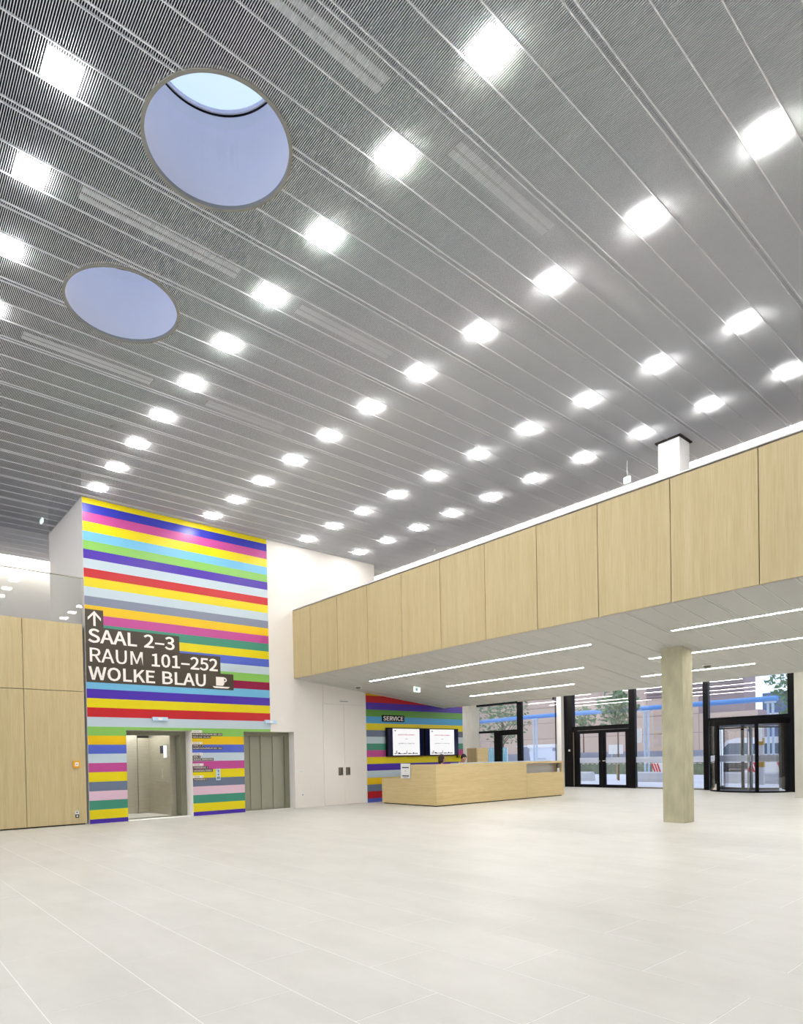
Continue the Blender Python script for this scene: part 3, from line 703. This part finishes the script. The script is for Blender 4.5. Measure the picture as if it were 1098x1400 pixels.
# ---------------------------------------------------------------- people
def skinbody(name, joints, bones, root, m, parent, off=0):
    """joints: name -> (pos, radius); one continuous surface"""
    names = list(joints); idx = {n: i for i, n in enumerate(names)}
    po = wloc(parent)
    me = bpy.data.meshes.new(name); me.from_pydata([Vector(joints[n][0])-po for n in names], [(idx[a], idx[b]) for a, b in bones], [])
    ob = bpy.data.objects.new(name, me); COL.objects.link(ob); ob.parent = parent
    sk = ob.modifiers.new('skin', 'SKIN'); sk.use_smooth_shade = True
    for n in names:
        v = me.skin_vertices[0].data[idx[n]]; r = joints[n][1]
        v.radius = (r[0]+off, r[1]+off) if isinstance(r, tuple) else (r+off, r+off)
        v.use_root = n == root
    s = ob.modifiers.new('sub', 'SUBSURF'); s.levels = 2; s.render_levels = 2
    me.materials.append(m); return ob
def person(x, y, head_yaw, bow, label, hair, shirt, long_hair):
    t = thing('person', (x, y, 0), label, 'person')
    # seated, facing the front of the desk (-Y); local frame
    def P(a, b, c): return (x+a, y-b, c)
    J = {'pelvis': (P(0, -.02, .55), (.15, .11)), 'belly': (P(0, 0, .72), (.13, .10)), 'chest': (P(0, .03, .90), (.16, .11)), 'neck0': (P(0, .05, 1.04), .06), 'neck': (P(0, .06, 1.09), .05),
         'head': (P(0, .10+bow*.4, 1.21), .07)}
    Bn = [('pelvis', 'belly'), ('belly', 'chest'), ('chest', 'neck0'), ('neck0', 'neck'), ('neck', 'head')]
    for s, q in ((-1, 'l'), (1, 'r')):
        J['sh'+q] = (P(.17*s, .04, .98), .055); J['el'+q] = (P(.23*s, .12, .76), .042); J['wr'+q] = (P(.16*s, .36, .775), .028); J['pa'+q] = (P(.15*s, .44, .772), (.036, .016))
        Bn += [('chest', 'sh'+q), ('sh'+q, 'el'+q), ('el'+q, 'wr'+q), ('wr'+q, 'pa'+q)]
        J['hp'+q] = (P(.09*s, .05, .53), .085); J['kn'+q] = (P(.11*s, .42, .52), .062); J['an'+q] = (P(.11*s, .40, .10), .042); J['to'+q] = (P(.12*s, .55, .045), .035)
        Bn += [('pelvis', 'hp'+q), ('hp'+q, 'kn'+q), ('kn'+q, 'an'+q), ('an'+q, 'to'+q)]
        for k, (dx, ln) in enumerate(((-.028, .062), (-.01, .075), (.01, .07), (.028, .055))):
            a = 'f%d%s' % (k, q); b = 'g%d%s' % (k, q)
            J[a] = (P(.15*s+dx, .485+ln*.45, .772), .0095); J[b] = (P(.15*s+dx, .485+ln, .760), .008)
            Bn += [('pa'+q, a), (a, b)]
        J['th'+q] = (P(.15*s-.05*s, .45, .768), .011); J['ti'+q] = (P(.15*s-.062*s, .485, .764), .009); Bn += [('pa'+q, 'th'+q), ('th'+q, 'ti'+q)]
    body = skinbody('body', J, Bn, 'pelvis', M['skin'], t)
    cl = {k: J[k] for k in ('pelvis', 'belly', 'chest', 'neck0', 'shl', 'ell', 'shr', 'elr', 'wrl', 'wrr')}
    cl = dict(cl); 
    skinbody('shirt', cl, [b for b in Bn if b[0] in cl and b[1] in cl], 'pelvis', shirt, t, .012)
    tr = {k: J[k] for k in ('pelvis', 'hpl', 'knl', 'anl', 'hpr', 'knr', 'anr')}
    skinbody('trousers', tr, [b for b in Bn if b[0] in tr and b[1] in tr], 'pelvis', M['trouser'], t, .014)
    # head with face
    hc = Vector(P(0, .11+bow*.5, 1.305)); R = Matrix.Rotation(head_yaw, 3, 'Z') @ Matrix.Rotation(bow, 3, 'X')
    def hb(f, name, m, par):
        mb = MB(); f(mb); mb.v = [tuple(hc + R @ Vector(v)) for v in mb.v]
        return mb.go(name, m, par, smooth=True)
    def face(mb):
        mb.sph((0, 0, .01), .098, 20, 14, sc=(.80, .98, 1.22))
        mb.sph((0, -.035, -.065), .052, 12, 8, sc=(.95, .95, .8))          # jaw
        mb.sph((0, -.098, -.012), .017, 8, 6, sc=(.8, 1.1, 1.5))           # nose
        for s in (-1, 1): mb.sph((.079*s, .005, -.01), .024, 8, 6, sc=(.35, .8, 1.25))
    hd = hb(face, 'head', M['skin'], t)
    hb(lambda mb: [mb.sph((.031*s, -.086, .012), .0125, 8, 6, sc=(1.1, .5, .7)) for s in (-1, 1)], 'eyes', M['hairblack'], hd)
    hb(lambda mb: mb.sph((0, -.088, -.055), .02, 8, 6, sc=(1.1, .35, .35)), 'mouth', M['pinkink'], hd)
    def hr(mb):
        mb.sph((0, .022, .038), .105, 20, 12, sc=(.86, .98, 1.06), jit=.02)
        mb.sph((0, -.045, .098), .055, 12, 8, sc=(1.25, .7, .5))
        if long_hair:
            mb.sph((0, .055, -.04), .085, 14, 10, sc=(1.05, .62, 1.35), jit=.03)
            for s in (-1, 1): mb.sph((.07*s, .02, -.03), .04, 10, 8, sc=(.6, 1.1, 2.1), jit=.03)
    hb(hr, 'hair', hair, hd)
    # chair
    c = thing('office_chair', (x, y+.05, 0), 'dark office chair under the %s' % ('dark-haired woman behind the desk' if long_hair else 'man in the white shirt behind the desk'), 'chair')
    bevbox('seat', x-.24, x+.24, y-.30, y+.22, .40, .455, M['seat'], c, bev=.02)
    bevbox('backrest', x-.22, x+.22, y+.20, y+.25, .55, .95, M['seat'], c, bev=.02)
    MB().cyl((x, y, .08), (x, y, .41), .03, 12).go('gas_lift', M['chrome'], c)
    MB().box(x-.03, x+.03, y+.21, y+.26, .41, .6).go('back_bracket', M['black'], c)
    for k in range(5):
        an = 2*math.pi*k/5; ex, ey = x+.28*math.cos(an), y+.28*math.sin(an)
        l = MB().cyl((x, y, .10), (ex, ey, .07), .02, 8, .014).go('base_leg', M['black'], c)
        MB().cyl((ex-.012, ey, .03), (ex+.012, ey, .03), .03, 10).go('castor', M['black'], l)
person(13.72, 13.22, math.radians(62), .12, 'dark-haired woman with head bent, sitting behind the service desk', M['hairbrown'], M['blouse'], True)
person(14.66, 13.36, math.radians(-28), .42, 'short-haired man in a white shirt looking down behind the desk', M['hairblack'], M['shirt'], False)
# ================================================================ ceiling signs, sensors
def hang_sign(x, y, zt, zb, w, h, lab, nx=False):
    t = thing('exit_sign', (x, y, zb), lab, 'sign', 'hanging exit signs')
    if nx: bevbox('lit_body', x-.02, x+.02, y-w/2, y+w/2, zb, zb+h, M['signlit'], t, bev=.004); box('pictogram', x-.023, x-.02, y-w*.3, y, zb+.03, zb+h-.03, M['tea_'] , t)
    else: bevbox('lit_body', x-w/2, x+w/2, y-.02, y+.02, zb, zb+h, M['signlit'], t, bev=.004); box('pictogram', x-w*.3, x, y-.023, y-.02, zb+.03, zb+h-.03, M['tea_'], t)
    MB().cyl((x, y, zb+h), (x, y, zt), .008, 8).go('hanger', M['rail'], t)
M['tea_'] = mat('sign_green', sr(150, 205, 190), .5)
hang_sign(3.86, 16.86, ZC, 7.25, .20, .10, 'small lit exit sign hanging from the ceiling left of the stripe wall', True)
hang_sign(12.70, 6.68, ZC, 6.96, .14, .13, 'small lit exit sign above the balcony left of the white column', True)
hang_sign(12.72, 13.03, zs_(12.72), 3.235, .24, .15, 'small lit exit sign hanging below the balcony in front of the service wall')
def sensor(x, y, z, lab):
    t = thing('dome_sensor', (x, y, z), lab, 'sensor')
    MB().cyl((x, y, z), (x, y, z-.02), .10, 20).go('base', M['plast'], t)
    MB().sph((x, y, z-.02), .075, 14, 8, sc=(1, 1, .7)).go('dome', M['greyplast'], t, smooth=True)
sensor(14.28, 5.80, zs_(14.28), 'dark dome camera under the balcony right of the concrete column')
sensor(11.70, 14.44, zs_(11.7), 'dark dome camera under the balcony above the white double door')
for x, y, lab in ((13.45, 12.97, 'smoke detector on the far ceiling above the balcony, left one'), ):
    t = thing('smoke_detector', (x, y, ZC), lab, 'detector'); MB().cyl((x, y, ZC), (x, y, ZC-.05), .06, 16, .045).go('housing', M['plast'], t)
# ================================================================ entrance facade
def post(name, y0, y1, m, par, x0=XW-.08, x1=XW+.08, z0=0, z1=3.97): return box(name, x0, x1, y0, y1, z0, z1, m, par)
# window 1
w = bpy.data.objects.new('window_1', None); COL.objects.link(w); w.location = (XW, 18, 0); w['kind'] = 'structure'
post('mullion', 17.743, 17.97, M['black'], w)
post('door_post', 18.925, 19.30, M['black'], w, z1=2.5)
MB().box(XW-.06, XW+.06, 17.97, 20.24, 2.47, 2.57).go('transom', M['black'], w)
MB().box(XW-.05, XW+.05, 17.97, 18.925, 2.33, 2.47).go('door_head', M['black'], w)
MB().box(XW-.05, XW+.05, 17.97, 20.24, 0, .08).go('sill', M['black'], w)
MB().box(XW-.05, XW+.05, 15.70, 17.743, 0, .06).go('sill', M['black'], w)
for a, b, z0, z1 in ((15.69, 17.743, .06, 3.97), (17.97, 20.24, 2.57, 3.97), (17.97, 18.925, .08, 2.33), (19.30, 20.24, .08, 2.47)):
    box('pane', XW-.01, XW+.01, a, b, z0, z1, M['glass'], w)
bl = thing('roller_blind', (XW-.2, 18, 3.74), 'dark rolled blind at the head of the left entrance window', 'blind')
MB().cyl((XW-.22, 17.85, 3.80), (XW-.22, 20.2, 3.80), .04, 12).go('roll', M['black'], bl)
MB().box(XW-.25, XW-.19, 17.85, 20.2, 3.74, 3.76).go('hem_bar', M['black'], bl)
bl = thing('roller_blind', (XW-.2, 16.9, 3.78), 'grey blind box at the head of the left entrance window, right half', 'blind')
MB().box(XW-.27, XW-.15, 15.95, 17.78, 3.80, 3.93).go('housing', M['greyplast'], bl)
MB().box(XW-.27, XW-.15, 15.93, 15.95, 3.74, 3.93).go('end_cap', M['black'], bl)
tag(MB().box(XW-.35, XW+.1, 15.48, 15.69, 0, 3.97).go('white_post', M['plast'], loc=(XW, 15.6, 0)), 'slim white post between left window and black double door', 'post')
tag(MB().cyl((XW-.40, 15.72, 0), (XW-.40, 15.72, 3.97), .022, 8).go('black_pipe', M['black'], loc=(XW-.4, 15.72, 0)), 'thin black pipe beside the slim white post', 'pipe')
# black double door (door_2)
d = bpy.data.objects.new('door_2', None); COL.objects.link(d); d.location = (XW, 13.8, 0); d['kind'] = 'structure'
post('wide_jamb', 15.10, 15.48, M['black'], d, XW-.14, XW+.1)
post('mullion', 12.39, 12.64, M['black'], d)
MB().box(XW-.09, XW+.08, 12.64, 15.10, 2.36, 2.53).go('transom', M['black'], d)
MB().cyl((XW-.12, 15.05, .05), (XW-.12, 15.05, 2.3), .02, 8).go('edge_rod', M['greyplast'], d)
box('switch', XW-.155, XW-.14, 15.20, 15.28, 1.50, 1.58, M['plast'], d)
for a, b, s in ((12.66, 13.79, 1), (13.81, 14.96, -1)):
    lf = MB().box(XW-.05, XW+.02, a, a+.14, .0, 2.35).box(XW-.05, XW+.02, b-.14, b, .0, 2.35).box(XW-.05, XW+.02, a+.14, b-.14, 2.22, 2.35).box(XW-.05, XW+.02, a+.14, b-.14, .0, .12).go('door_leaf', M['black'], d)
    box('pane', XW-.02, XW-.005, a+.14, b-.14, .12, 2.22, M['glass'], lf)
    box('frosted_band', XW-.028, XW-.02, a+.14, b-.14, 1.0, 1.22, M['frost'], lf)
    yb_ = b-.07 if s > 0 else a+.07
    MB().cyl((XW-.05, yb_, 1.08), (XW-.11, yb_, 1.08), .02, 10).box(XW-.12, XW-.10, yb_-.07*s-.03, yb_+.03, 1.07, 1.10).go('handle', M['chrome'], lf)
post('filler', 14.96, 15.10, M['black'], d, XW-.05, XW+.05, 0, 2.36)
box('upper_pane', XW-.01, XW+.01, 12.64, 15.10, 2.53, 3.97, M['glass'], d)
def dashes(y0, y1, par):
    mb = MB(); y = y0+.05
    while y < y1-.12: mb.box(XW-.024, XW-.018, y, y+.11, .955, .972); y += .2
    mb.go('dashed_line', M['plast'], par)
dashes(12.8, 13.65, d); dashes(13.95, 14.82, d)
# window 2: sidelight
w = bpy.data.objects.new('window_2', None); COL.objects.link(w); w.location = (XW, 11, 0); w['kind'] = 'structure'
post('mullion', 9.68, 9.86, M['black'], w); box('pane', XW-.01, XW+.01, 9.86, 12.39, .05, 3.97, M['glass'], w)
MB().box(XW-.05, XW+.05, 9.86, 12.39, 0, .05).go('sill', M['greyplast'], w)
box('frosted_band', XW-.018, XW-.01, 9.86, 12.39, 1.0, 1.22, M['frost'], w)
dashes(9.9, 12.35, w)
# revolving door (door_3)
d = bpy.data.objects.new('door_3', None); COL.objects.link(d); d.location = (XW, 8.4, 0); d['kind'] = 'structure'
CXR, CYR, RR = XW+.1, 8.39, 1.22
MB().box(XW-.09, XW+.09, 6.9, 9.68, 2.40, 2.56).go('transom', M['black'], d)
post('jamb', 6.88, 7.22, M['black'], d, XW-.1, XW+.1)
box('upper_pane', XW-.01, XW+.01, 7.16, 9.68, 2.56, 3.97, M['glass'], d)
MB().ring(CXR, CYR, 0.02, RR+.03, 2.24, 2.42, 48).go('canopy', M['black'], d)
MB().ring(CXR, CYR, RR-.03, RR+.03, 0.0, .05, 48).go('floor_ring', M['black'], d)
MB().ring(CXR, CYR, 0.0, RR-.03, -.002, .006, 48).go('floor_mat', mat('door_mat', sr(120, 125, 140), .9), d)
for a0, a1 in ((31, 148), (207, 333)):
    r0, r1 = math.radians(a0), math.radians(a1)
    cw = MB().ring(CXR, CYR, RR-.006, RR+.006, .05, 2.24, 28, r0, r1).go('curved_glass', M['glass'], d)
    MB().ring(CXR, CYR, RR-.012, RR-.006, 1.0, 1.22, 20, r0, r1).go('frosted_band', M['frost'], cw)
    for r in (r0, r1): MB().cyl((CXR+RR*math.cos(r), CYR+RR*math.sin(r), 0), (CXR+RR*math.cos(r), CYR+RR*math.sin(r), 2.24), .055, 10).go('end_post', M['black'], cw)
MB().cyl((CXR, CYR, 0), (CXR, CYR, 2.24), .02, 12).go('centre_shaft', M['chrome'], d)
for k in range(3):
    a = math.radians(195+120*k); c, s = math.cos(a), math.sin(a)
    def seg(mb, r0, r1, z0, z1, th):
        nx, ny = -s*th/2, c*th/2
        mb.hexa([(CXR+r0*c-nx, CYR+r0*s-ny, z0), (CXR+r1*c-nx, CYR+r1*s-ny, z0), (CXR+r1*c+nx, CYR+r1*s+ny, z0), (CXR+r0*c+nx, CYR+r0*s+ny, z0),
                 (CXR+r0*c-nx, CYR+r0*s-ny, z1), (CXR+r1*c-nx, CYR+r1*s-ny, z1), (CXR+r1*c+nx, CYR+r1*s+ny, z1), (CXR+r0*c+nx, CYR+r0*s+ny, z1)])
    f_ = MB(); seg(f_, RR-.07, RR-.04, .03, 2.2, .03); seg(f_, .03, .05, .03, 2.2, .03); seg(f_, .05, RR-.07, 2.15, 2.2, .04); seg(f_, .05, RR-.07, .03, .10, .04)
    wg = f_.go('door_wing', M['steeldk'], d)
    g = MB(); seg(g, .05, RR-.07, .12, 2.1, .01); g.go('pane', M['glass'], wg)
    g = MB(); seg(g, .05, RR-.07, 1.0, 1.22, .02); g.go('frosted_band', M['frost'], wg)
# rest of the facade to the right (out of view, lets the same daylight in)
w = bpy.data.objects.new('window_3', None); COL.objects.link(w); w.location = (XW, 1, 0); w['kind'] = 'structure'
for y in (4.3, 1.7, -.9, -3.5): post('mullion', y, y+.16, M['black'], w)
box('pane', XW-.01, XW+.01, YL, 6.88, .05, 3.97, M['glass'], w)
# ================================================================ outside
g = MB().box(-60, 120, -80, 120, -.5, -.26).box(24.1, 110, -70, 110, -.26, -.02).go('ground_outside', M['asphalt'], kind='structure')
C = {'tan': mat('clad_tan', sr(198, 174, 156), .6, noise=(.3, .05, (1, 1, 1))), 'louv': mat('louvre_grey', sr(150, 132, 132), .6), 'pipe': mat('blue_pipe', sr(84, 146, 214), .4),
     'ppost': mat('pale_blue_steel', sr(176, 196, 214), .5), 'bgls': mat('far_window', sr(110, 130, 170), .2), 'leaf': mat('leaf', sr(92, 128, 84), .7, noise=(3, .4, (1, 1, 1))), 'bark': mat('bark', sr(90, 72, 56), .9),
     'van': mat('van_white', sr(238, 238, 242), .3), 'tyre': mat('tyre', sr(40, 40, 44), .8), 'vglass': mat('vehicle_glass', sr(92, 112, 130), .15), 'red': mat('warning_red', sr(214, 60, 70), .5),
     'cont': mat('container_grey', sr(222, 226, 234), .6), 'teal': mat('teal_fence', sr(96, 176, 190), .6), 'yel': mat('post_yellow', sr(170, 130, 20), .5), 'stake': mat('stake_wood', sr(176, 140, 96), .8), 'kerb': mat('barrier_concrete', sr(190, 192, 198), .8), 'hedge': mat('hedge', sr(104, 116, 92), .9, noise=(4, .3, (1, 1, 1))), 'fence': mat('site_fence', sr(140, 146, 164), .6)}
# tan building opposite
BX = 50
bd = thing('building', (BX+6, 38, 0), 'tan panel-clad building across the street with louvred top', 'building')
MB().box(BX+.06, BX+2.2, 16.95, 90, 0, 4.3).box(BX+.06, BX+2.2, 17.85, 90, 4.3, 10).go('core', C['louv'], bd)
bp = None
for i in range(14):
    for j in range(7):
        y = 16.95+i*4.0; z = .02+j*1.42
        if j == 4 and i == 1: continue
        if j >= 3 and i == 0: continue
        if bp is None: bp = MB().box(BX, BX+.1, y+.02, y+3.98, z+.02, z+1.40).go('cladding_panel', C['tan'], bd, loc=(0, y-38, z))
        else: c = bp.copy(); COL.objects.link(c); c.location = (0, y-38, z); c.parent = bd
lv = None
for j in range(5):
    z = 5.75+.27*j
    if lv is None: lv = MB().box(BX-.12, BX+.1, 17.85, 24.9, z, z+.13).go('louvre', C['louv'], bd, loc=(0, 0, z))
    else: c = lv.copy(); COL.objects.link(c); c.location = (0, 0, z)
bd2 = thing('building', (64, 12, 0), 'blue-grey glass building far behind the revolving door', 'building')
MB().box(60, 72, 4, 20, 0, 6.2).go('core', C['bgls'], bd2)
for i in range(8): 
    for j in range(4): box('window', 59.9, 60, 4.3+2*i, 5.9+2*i, .4+1.5*j, 1.5+1.5*j, C['cont'] if (i+j) % 3 == 0 else C['bgls'], bd2)
# blue overhead pipe on posts
pp = thing('overhead_pipe', (34, 18, 0), 'blue overhead pipe on pale posts outside the entrance', 'pipe')
MB().cyl((34, 10.7, 3.82), (34, 24.6, 3.82), .13, 14).cyl((34, 24.6, 3.82), (36, 33, 3.82), .13, 14).go('pipe_run', C['pipe'], pp)
for y in (17.0, 11.0, 24.2):
    MB().cyl((34, y-.10, -.02), (34, y-.10, 3.70), .055, 10).cyl((34, y+.10, -.02), (34, y+.10, 3.70), .055, 10).box(33.9, 34.1, y-.22, y+.22, 3.62, 3.70).go('post', C['ppost'], pp)
# trees
def tree(x, y, h, r, lab, n=420, trunk=.07, z0=None, rz=1.0):
    t = thing('tree', (x, y, 0), lab, 'tree')
    rnd = random.Random(int(x*10+y)); z0 = h-2*r*rz if z0 is None else z0
    mb = MB().cyl((x, y, -.02), (x, y, z0+r*.8), trunk, 8, trunk*.5)
    for k in range(7):
        a = rnd.uniform(0, 6.28); mb.cyl((x, y, z0+.1*k*r), (x+r*.6*math.cos(a), y+r*.6*math.sin(a), z0+r*(.6+.12*k)), trunk*.4, 6, trunk*.12)
    mb.go('trunk', C['bark'], t)
    lf = MB()
    for _ in range(n):
        u = Vector((rnd.gauss(0, 1), rnd.gauss(0, 1), rnd.gauss(0, 1))).normalized()*r*rnd.random()**.45
        p = Vector((x+u.x, y+u.y, z0+r*rz+u.z*rz)); q = rnd.uniform(.10, .2)
        a = Vector((rnd.gauss(0, 1), rnd.gauss(0, 1), rnd.gauss(0, 1))).normalized(); b = a.orthogonal().normalized()
        k = len(lf.v); lf.v += [tuple(p+a*q), tuple(p+b*q*.6), tuple(p-a*q), tuple(p-b*q*.6)]; lf.f.append((k, k+1, k+2, k+3)); lf.mi.append(0)
    lf.go('foliage', C['leaf'], t, kind='stuff')
tree(31.0, 17.0, 4.7, 1.08, 'young tree with thin trunk outside the black double door', 620, .05, z0=2.45, rz=1.1)
tree(40, 31.5, 6.2, 2.3, 'broad leafy tree outside the left entrance window', 900, .12, z0=2.2)
tree(36, 10.4, 6.6, 1.5, 'tall tree outside above the revolving door, at the right', 700, .1, z0=2.6, rz=1.3)
tree(42.8, 26.2, 5.0, 1.0, 'small tree standing before the tan building, far left', 300, .06)
st = thing('tree_stake', (31.8, 17.5, 0), 'wooden stake with white notice board in front of the young tree', 'stake')
MB().box(31.77, 31.83, 17.42, 17.54, -.02, 1.5).go('stake', C['stake'], st); MB().box(31.72, 31.76, 17.15, 17.95, 1.35, 1.85).go('notice_board', M['paper'], st)
# hedge, fences
tag(box('hedge', 40.4, 41.2, 16, 25, -.02, .75, C['hedge'], loc=(40.8, 20, 0)), 'low dark hedge in front of the grey site fence', 'hedge')
sf = thing('site_fence', (42, 22, 0), 'grey-blue site fence along the street', 'fence')
fp = None
for k in range(8):
    y = 16+2.5*k
    if fp is None: fp = MB().box(41.95, 42, y+.03, y+2.44, .1, 1.5).go('fence_panel', C['fence'], sf, loc=(0, y-22, 0))
    else: c = fp.copy(); COL.objects.link(c); c.location = (0, y-22, 0)
    MB().box(41.92, 42.03, y-.03, y+.03, -.02, 1.6).go('fence_post', C['kerb'], sf)
tf = thing('teal_gate', (38, 30.5, 0), 'teal slatted gate outside, left of the entrance window door', 'gate')
for k in range(9): MB().box(38, 38.05, 29.6+.25*k, 29.76+.25*k, .1, 2.0).go('slat', C['teal'], tf)
MB().box(38.05, 38.1, 29.6, 31.8, 1.8, 1.9).box(38.05, 38.1, 29.6, 31.8, .2, .3).box(38.05, 38.1, 29.55, 29.65, -.02, 2).go('gate_frame', C['cont'], tf)
ct = thing('skip_container', (38.5, 26.5, 0), 'white waste container with lid seen through the left entrance window', 'container')
MB().hexa([(38, 25.55, .2), (39.5, 25.55, .2), (39.5, 27.35, .2), (38, 27.35, .2), (37.8, 25.4, 1.9), (39.7, 25.4, 1.9), (39.7, 27.5, 1.9), (37.8, 27.5, 1.9)]).go('body', C['cont'], ct)
MB().box(37.75, 39.75, 25.35, 27.55, 1.9, 2.12).go('lid', M['plast'], ct)
for y in (25.4, 27.5): MB().cyl((37.8, y-.06, 1.75), (37.8, y+.06, 1.75), .12, 12).go('lug', C['fence'], ct)
for y in (25.7, 27.2): MB().cyl((38.1, y-.05, .09), (38.1, y+.05, .09), .11, 12).go('wheel', C['tyre'], ct)
MB().box(37.84, 37.9, 26.1, 26.9, 1.1, 1.14).go('handle', C['fence'], ct)
ct = thing('skip_container', (39, 29, 0), 'blue-grey container behind the left entrance door', 'container')
MB().box(39.2, 41, 27.9, 29.5, .1, 2.0).go('body', C['fence'], ct); MB().box(39.1, 41.1, 27.85, 29.55, 2.0, 2.1).go('lid', C['cont'], ct)
# van
vx, vy0, vy1 = 37.0, 11.0, 15.1
v = thing('van', (vx+1, 13.4, 0), 'white delivery van parked across the street behind the revolving door', 'van')
def prof(mb, pts, x0, x1):
    n = len(pts); b = len(mb.v); mb.v += [(x0, y, z) for y, z in pts]+[(x1, y, z) for y, z in pts]
    mb.f += [tuple(b+i for i in range(n)), tuple(b+2*n-1-i for i in range(n))]+[(b+i, b+n+i, b+n+(i+1) % n, b+(i+1) % n) for i in range(n)]; mb.mi += [0]*(n+2)
q = MB(); prof(q, [(10.9, .4), (15.2, .4), (15.2, .95), (14.75, 1.2), (14.1, 1.95), (13.6, 2.08), (10.95, 2.08)], vx, vx+1.9); vb = q.go('body', C['van'], v)
q = MB(); prof(q, [(13.0, 1.2), (14.55, 1.2), (14.0, 1.8), (13.0, 1.8)], vx-.01, vx+.01); q.go('cab_window', C['vglass'], v)
MB().box(vx-.012, vx+.0, 11.1, 12.8, 1.2, 1.75).go('side_window', C['vglass'], v)
MB().box(vx-.015, vx, 10.95, 15.15, .42, .75).go('sill_trim', C['tyre'], v)
for y in (11.7, 14.3):
    for x in (vx-.02, vx+1.75): MB().cyl((x, y, .33), (x+.18, y, .33), .33, 18).cyl((x-.01, y, .33), (x, y, .33), .17, 12).go('wheel', C['tyre'], v)
MB().box(vx-.02, vx, 14.9, 15.15, .8, .95).go('headlamp', M['paleblue'], v)
# traffic barriers
def barrier(x, y0, y1, lab):
    t = thing('traffic_barrier', (x, (y0+y1)/2, 0), lab, 'barrier', 'red and white street barriers')
    box('board', x, x+.05, y0, y1, .35, .85, M['plast'], t)
    for yy_ in (y0+.02, y1-.45):
        for k in range(3):
            a = yy_+.14*k
            mb = MB(); mb.v = [(x-.006, a, .37), (x-.006, a+.09, .37), (x-.006, a+.25, .83), (x-.006, a+.16, .83), (x, a, .37), (x, a+.09, .37), (x, a+.25, .83), (x, a+.16, .83)]
            mb.f = [(0,1,2,3),(4,7,6,5),(0,4,5,1),(1,5,6,2),(2,6,7,3),(3,7,4,0)]; mb.mi = [0]*6; mb.go('red_chevron', C['red'], t)
    for y in (y0+.2, y1-.2): MB().box(x-.15, x+.2, y-.06, y+.06, -.02, .06).box(x+.0, x+.05, y-.03, y+.03, .06, .35).go('foot', C['tyre'], t)
barrier(33, 9.9, 11.5, 'red and white barrier board outside, seen in the revolving door'); barrier(33, 14.6, 16.2, 'red and white barrier board outside, left of the concrete column')
for y0, y1, lab in ((9.2, 12.3, 'long grey concrete kerb barrier outside the revolving door'), (13.2, 15.6, 'grey concrete kerb barrier outside, just left of the concrete column'), (17.9, 19.8, 'grey concrete kerb barrier outside the left leaf of the double door')):
    q = MB(); n = 10
    pts = [(29.8, -.02), (29.8, .12), (29.88, .40), (29.98, .46), (30.12, .46), (30.22, .40), (30.3, .12), (30.3, -.02)]
    k = len(pts); q.v = [(x, y0, z) for x, z in pts]+[(x, y1, z) for x, z in pts]
    q.f = [tuple(range(k)), tuple(2*k-1-i for i in range(k))]+[(i, k+i, k+(i+1) % k, (i+1) % k) for i in range(k)]; q.mi = [0]*(k+2)
    tag(q.go('kerb_barrier', C['kerb'], loc=(30, (y0+y1)/2, 0)), lab, 'barrier')
pl = thing('sign_pole', (29, 9.72, 0), 'brown and yellow banded pole outside behind the revolving door', 'pole')
MB().box(28.93, 29.07, 9.64, 9.80, -.02, 2.7).go('pole', C['kerb'], pl)
for z in (.7, 1.6, 2.35): MB().box(28.92, 29.08, 9.63, 9.81, z, z+.28).go('yellow_band', C['yel'], pl)
MB().box(28.9, 28.93, 9.66, 9.78, 1.75, 2.3).go('pole_plate', M['paper'], pl)
ws_ = thing('street_notice', (28.5, 14.9, 0), 'white notice on a post outside beside the black mullion', 'notice')
MB().box(28.5, 28.54, 14.5, 14.98, 1.85, 2.5).go('board', M['paper'], ws_); MB().cyl((28.53, 14.74, -.02), (28.53, 14.74, 1.85), .03, 8).go('post', C['kerb'], ws_)
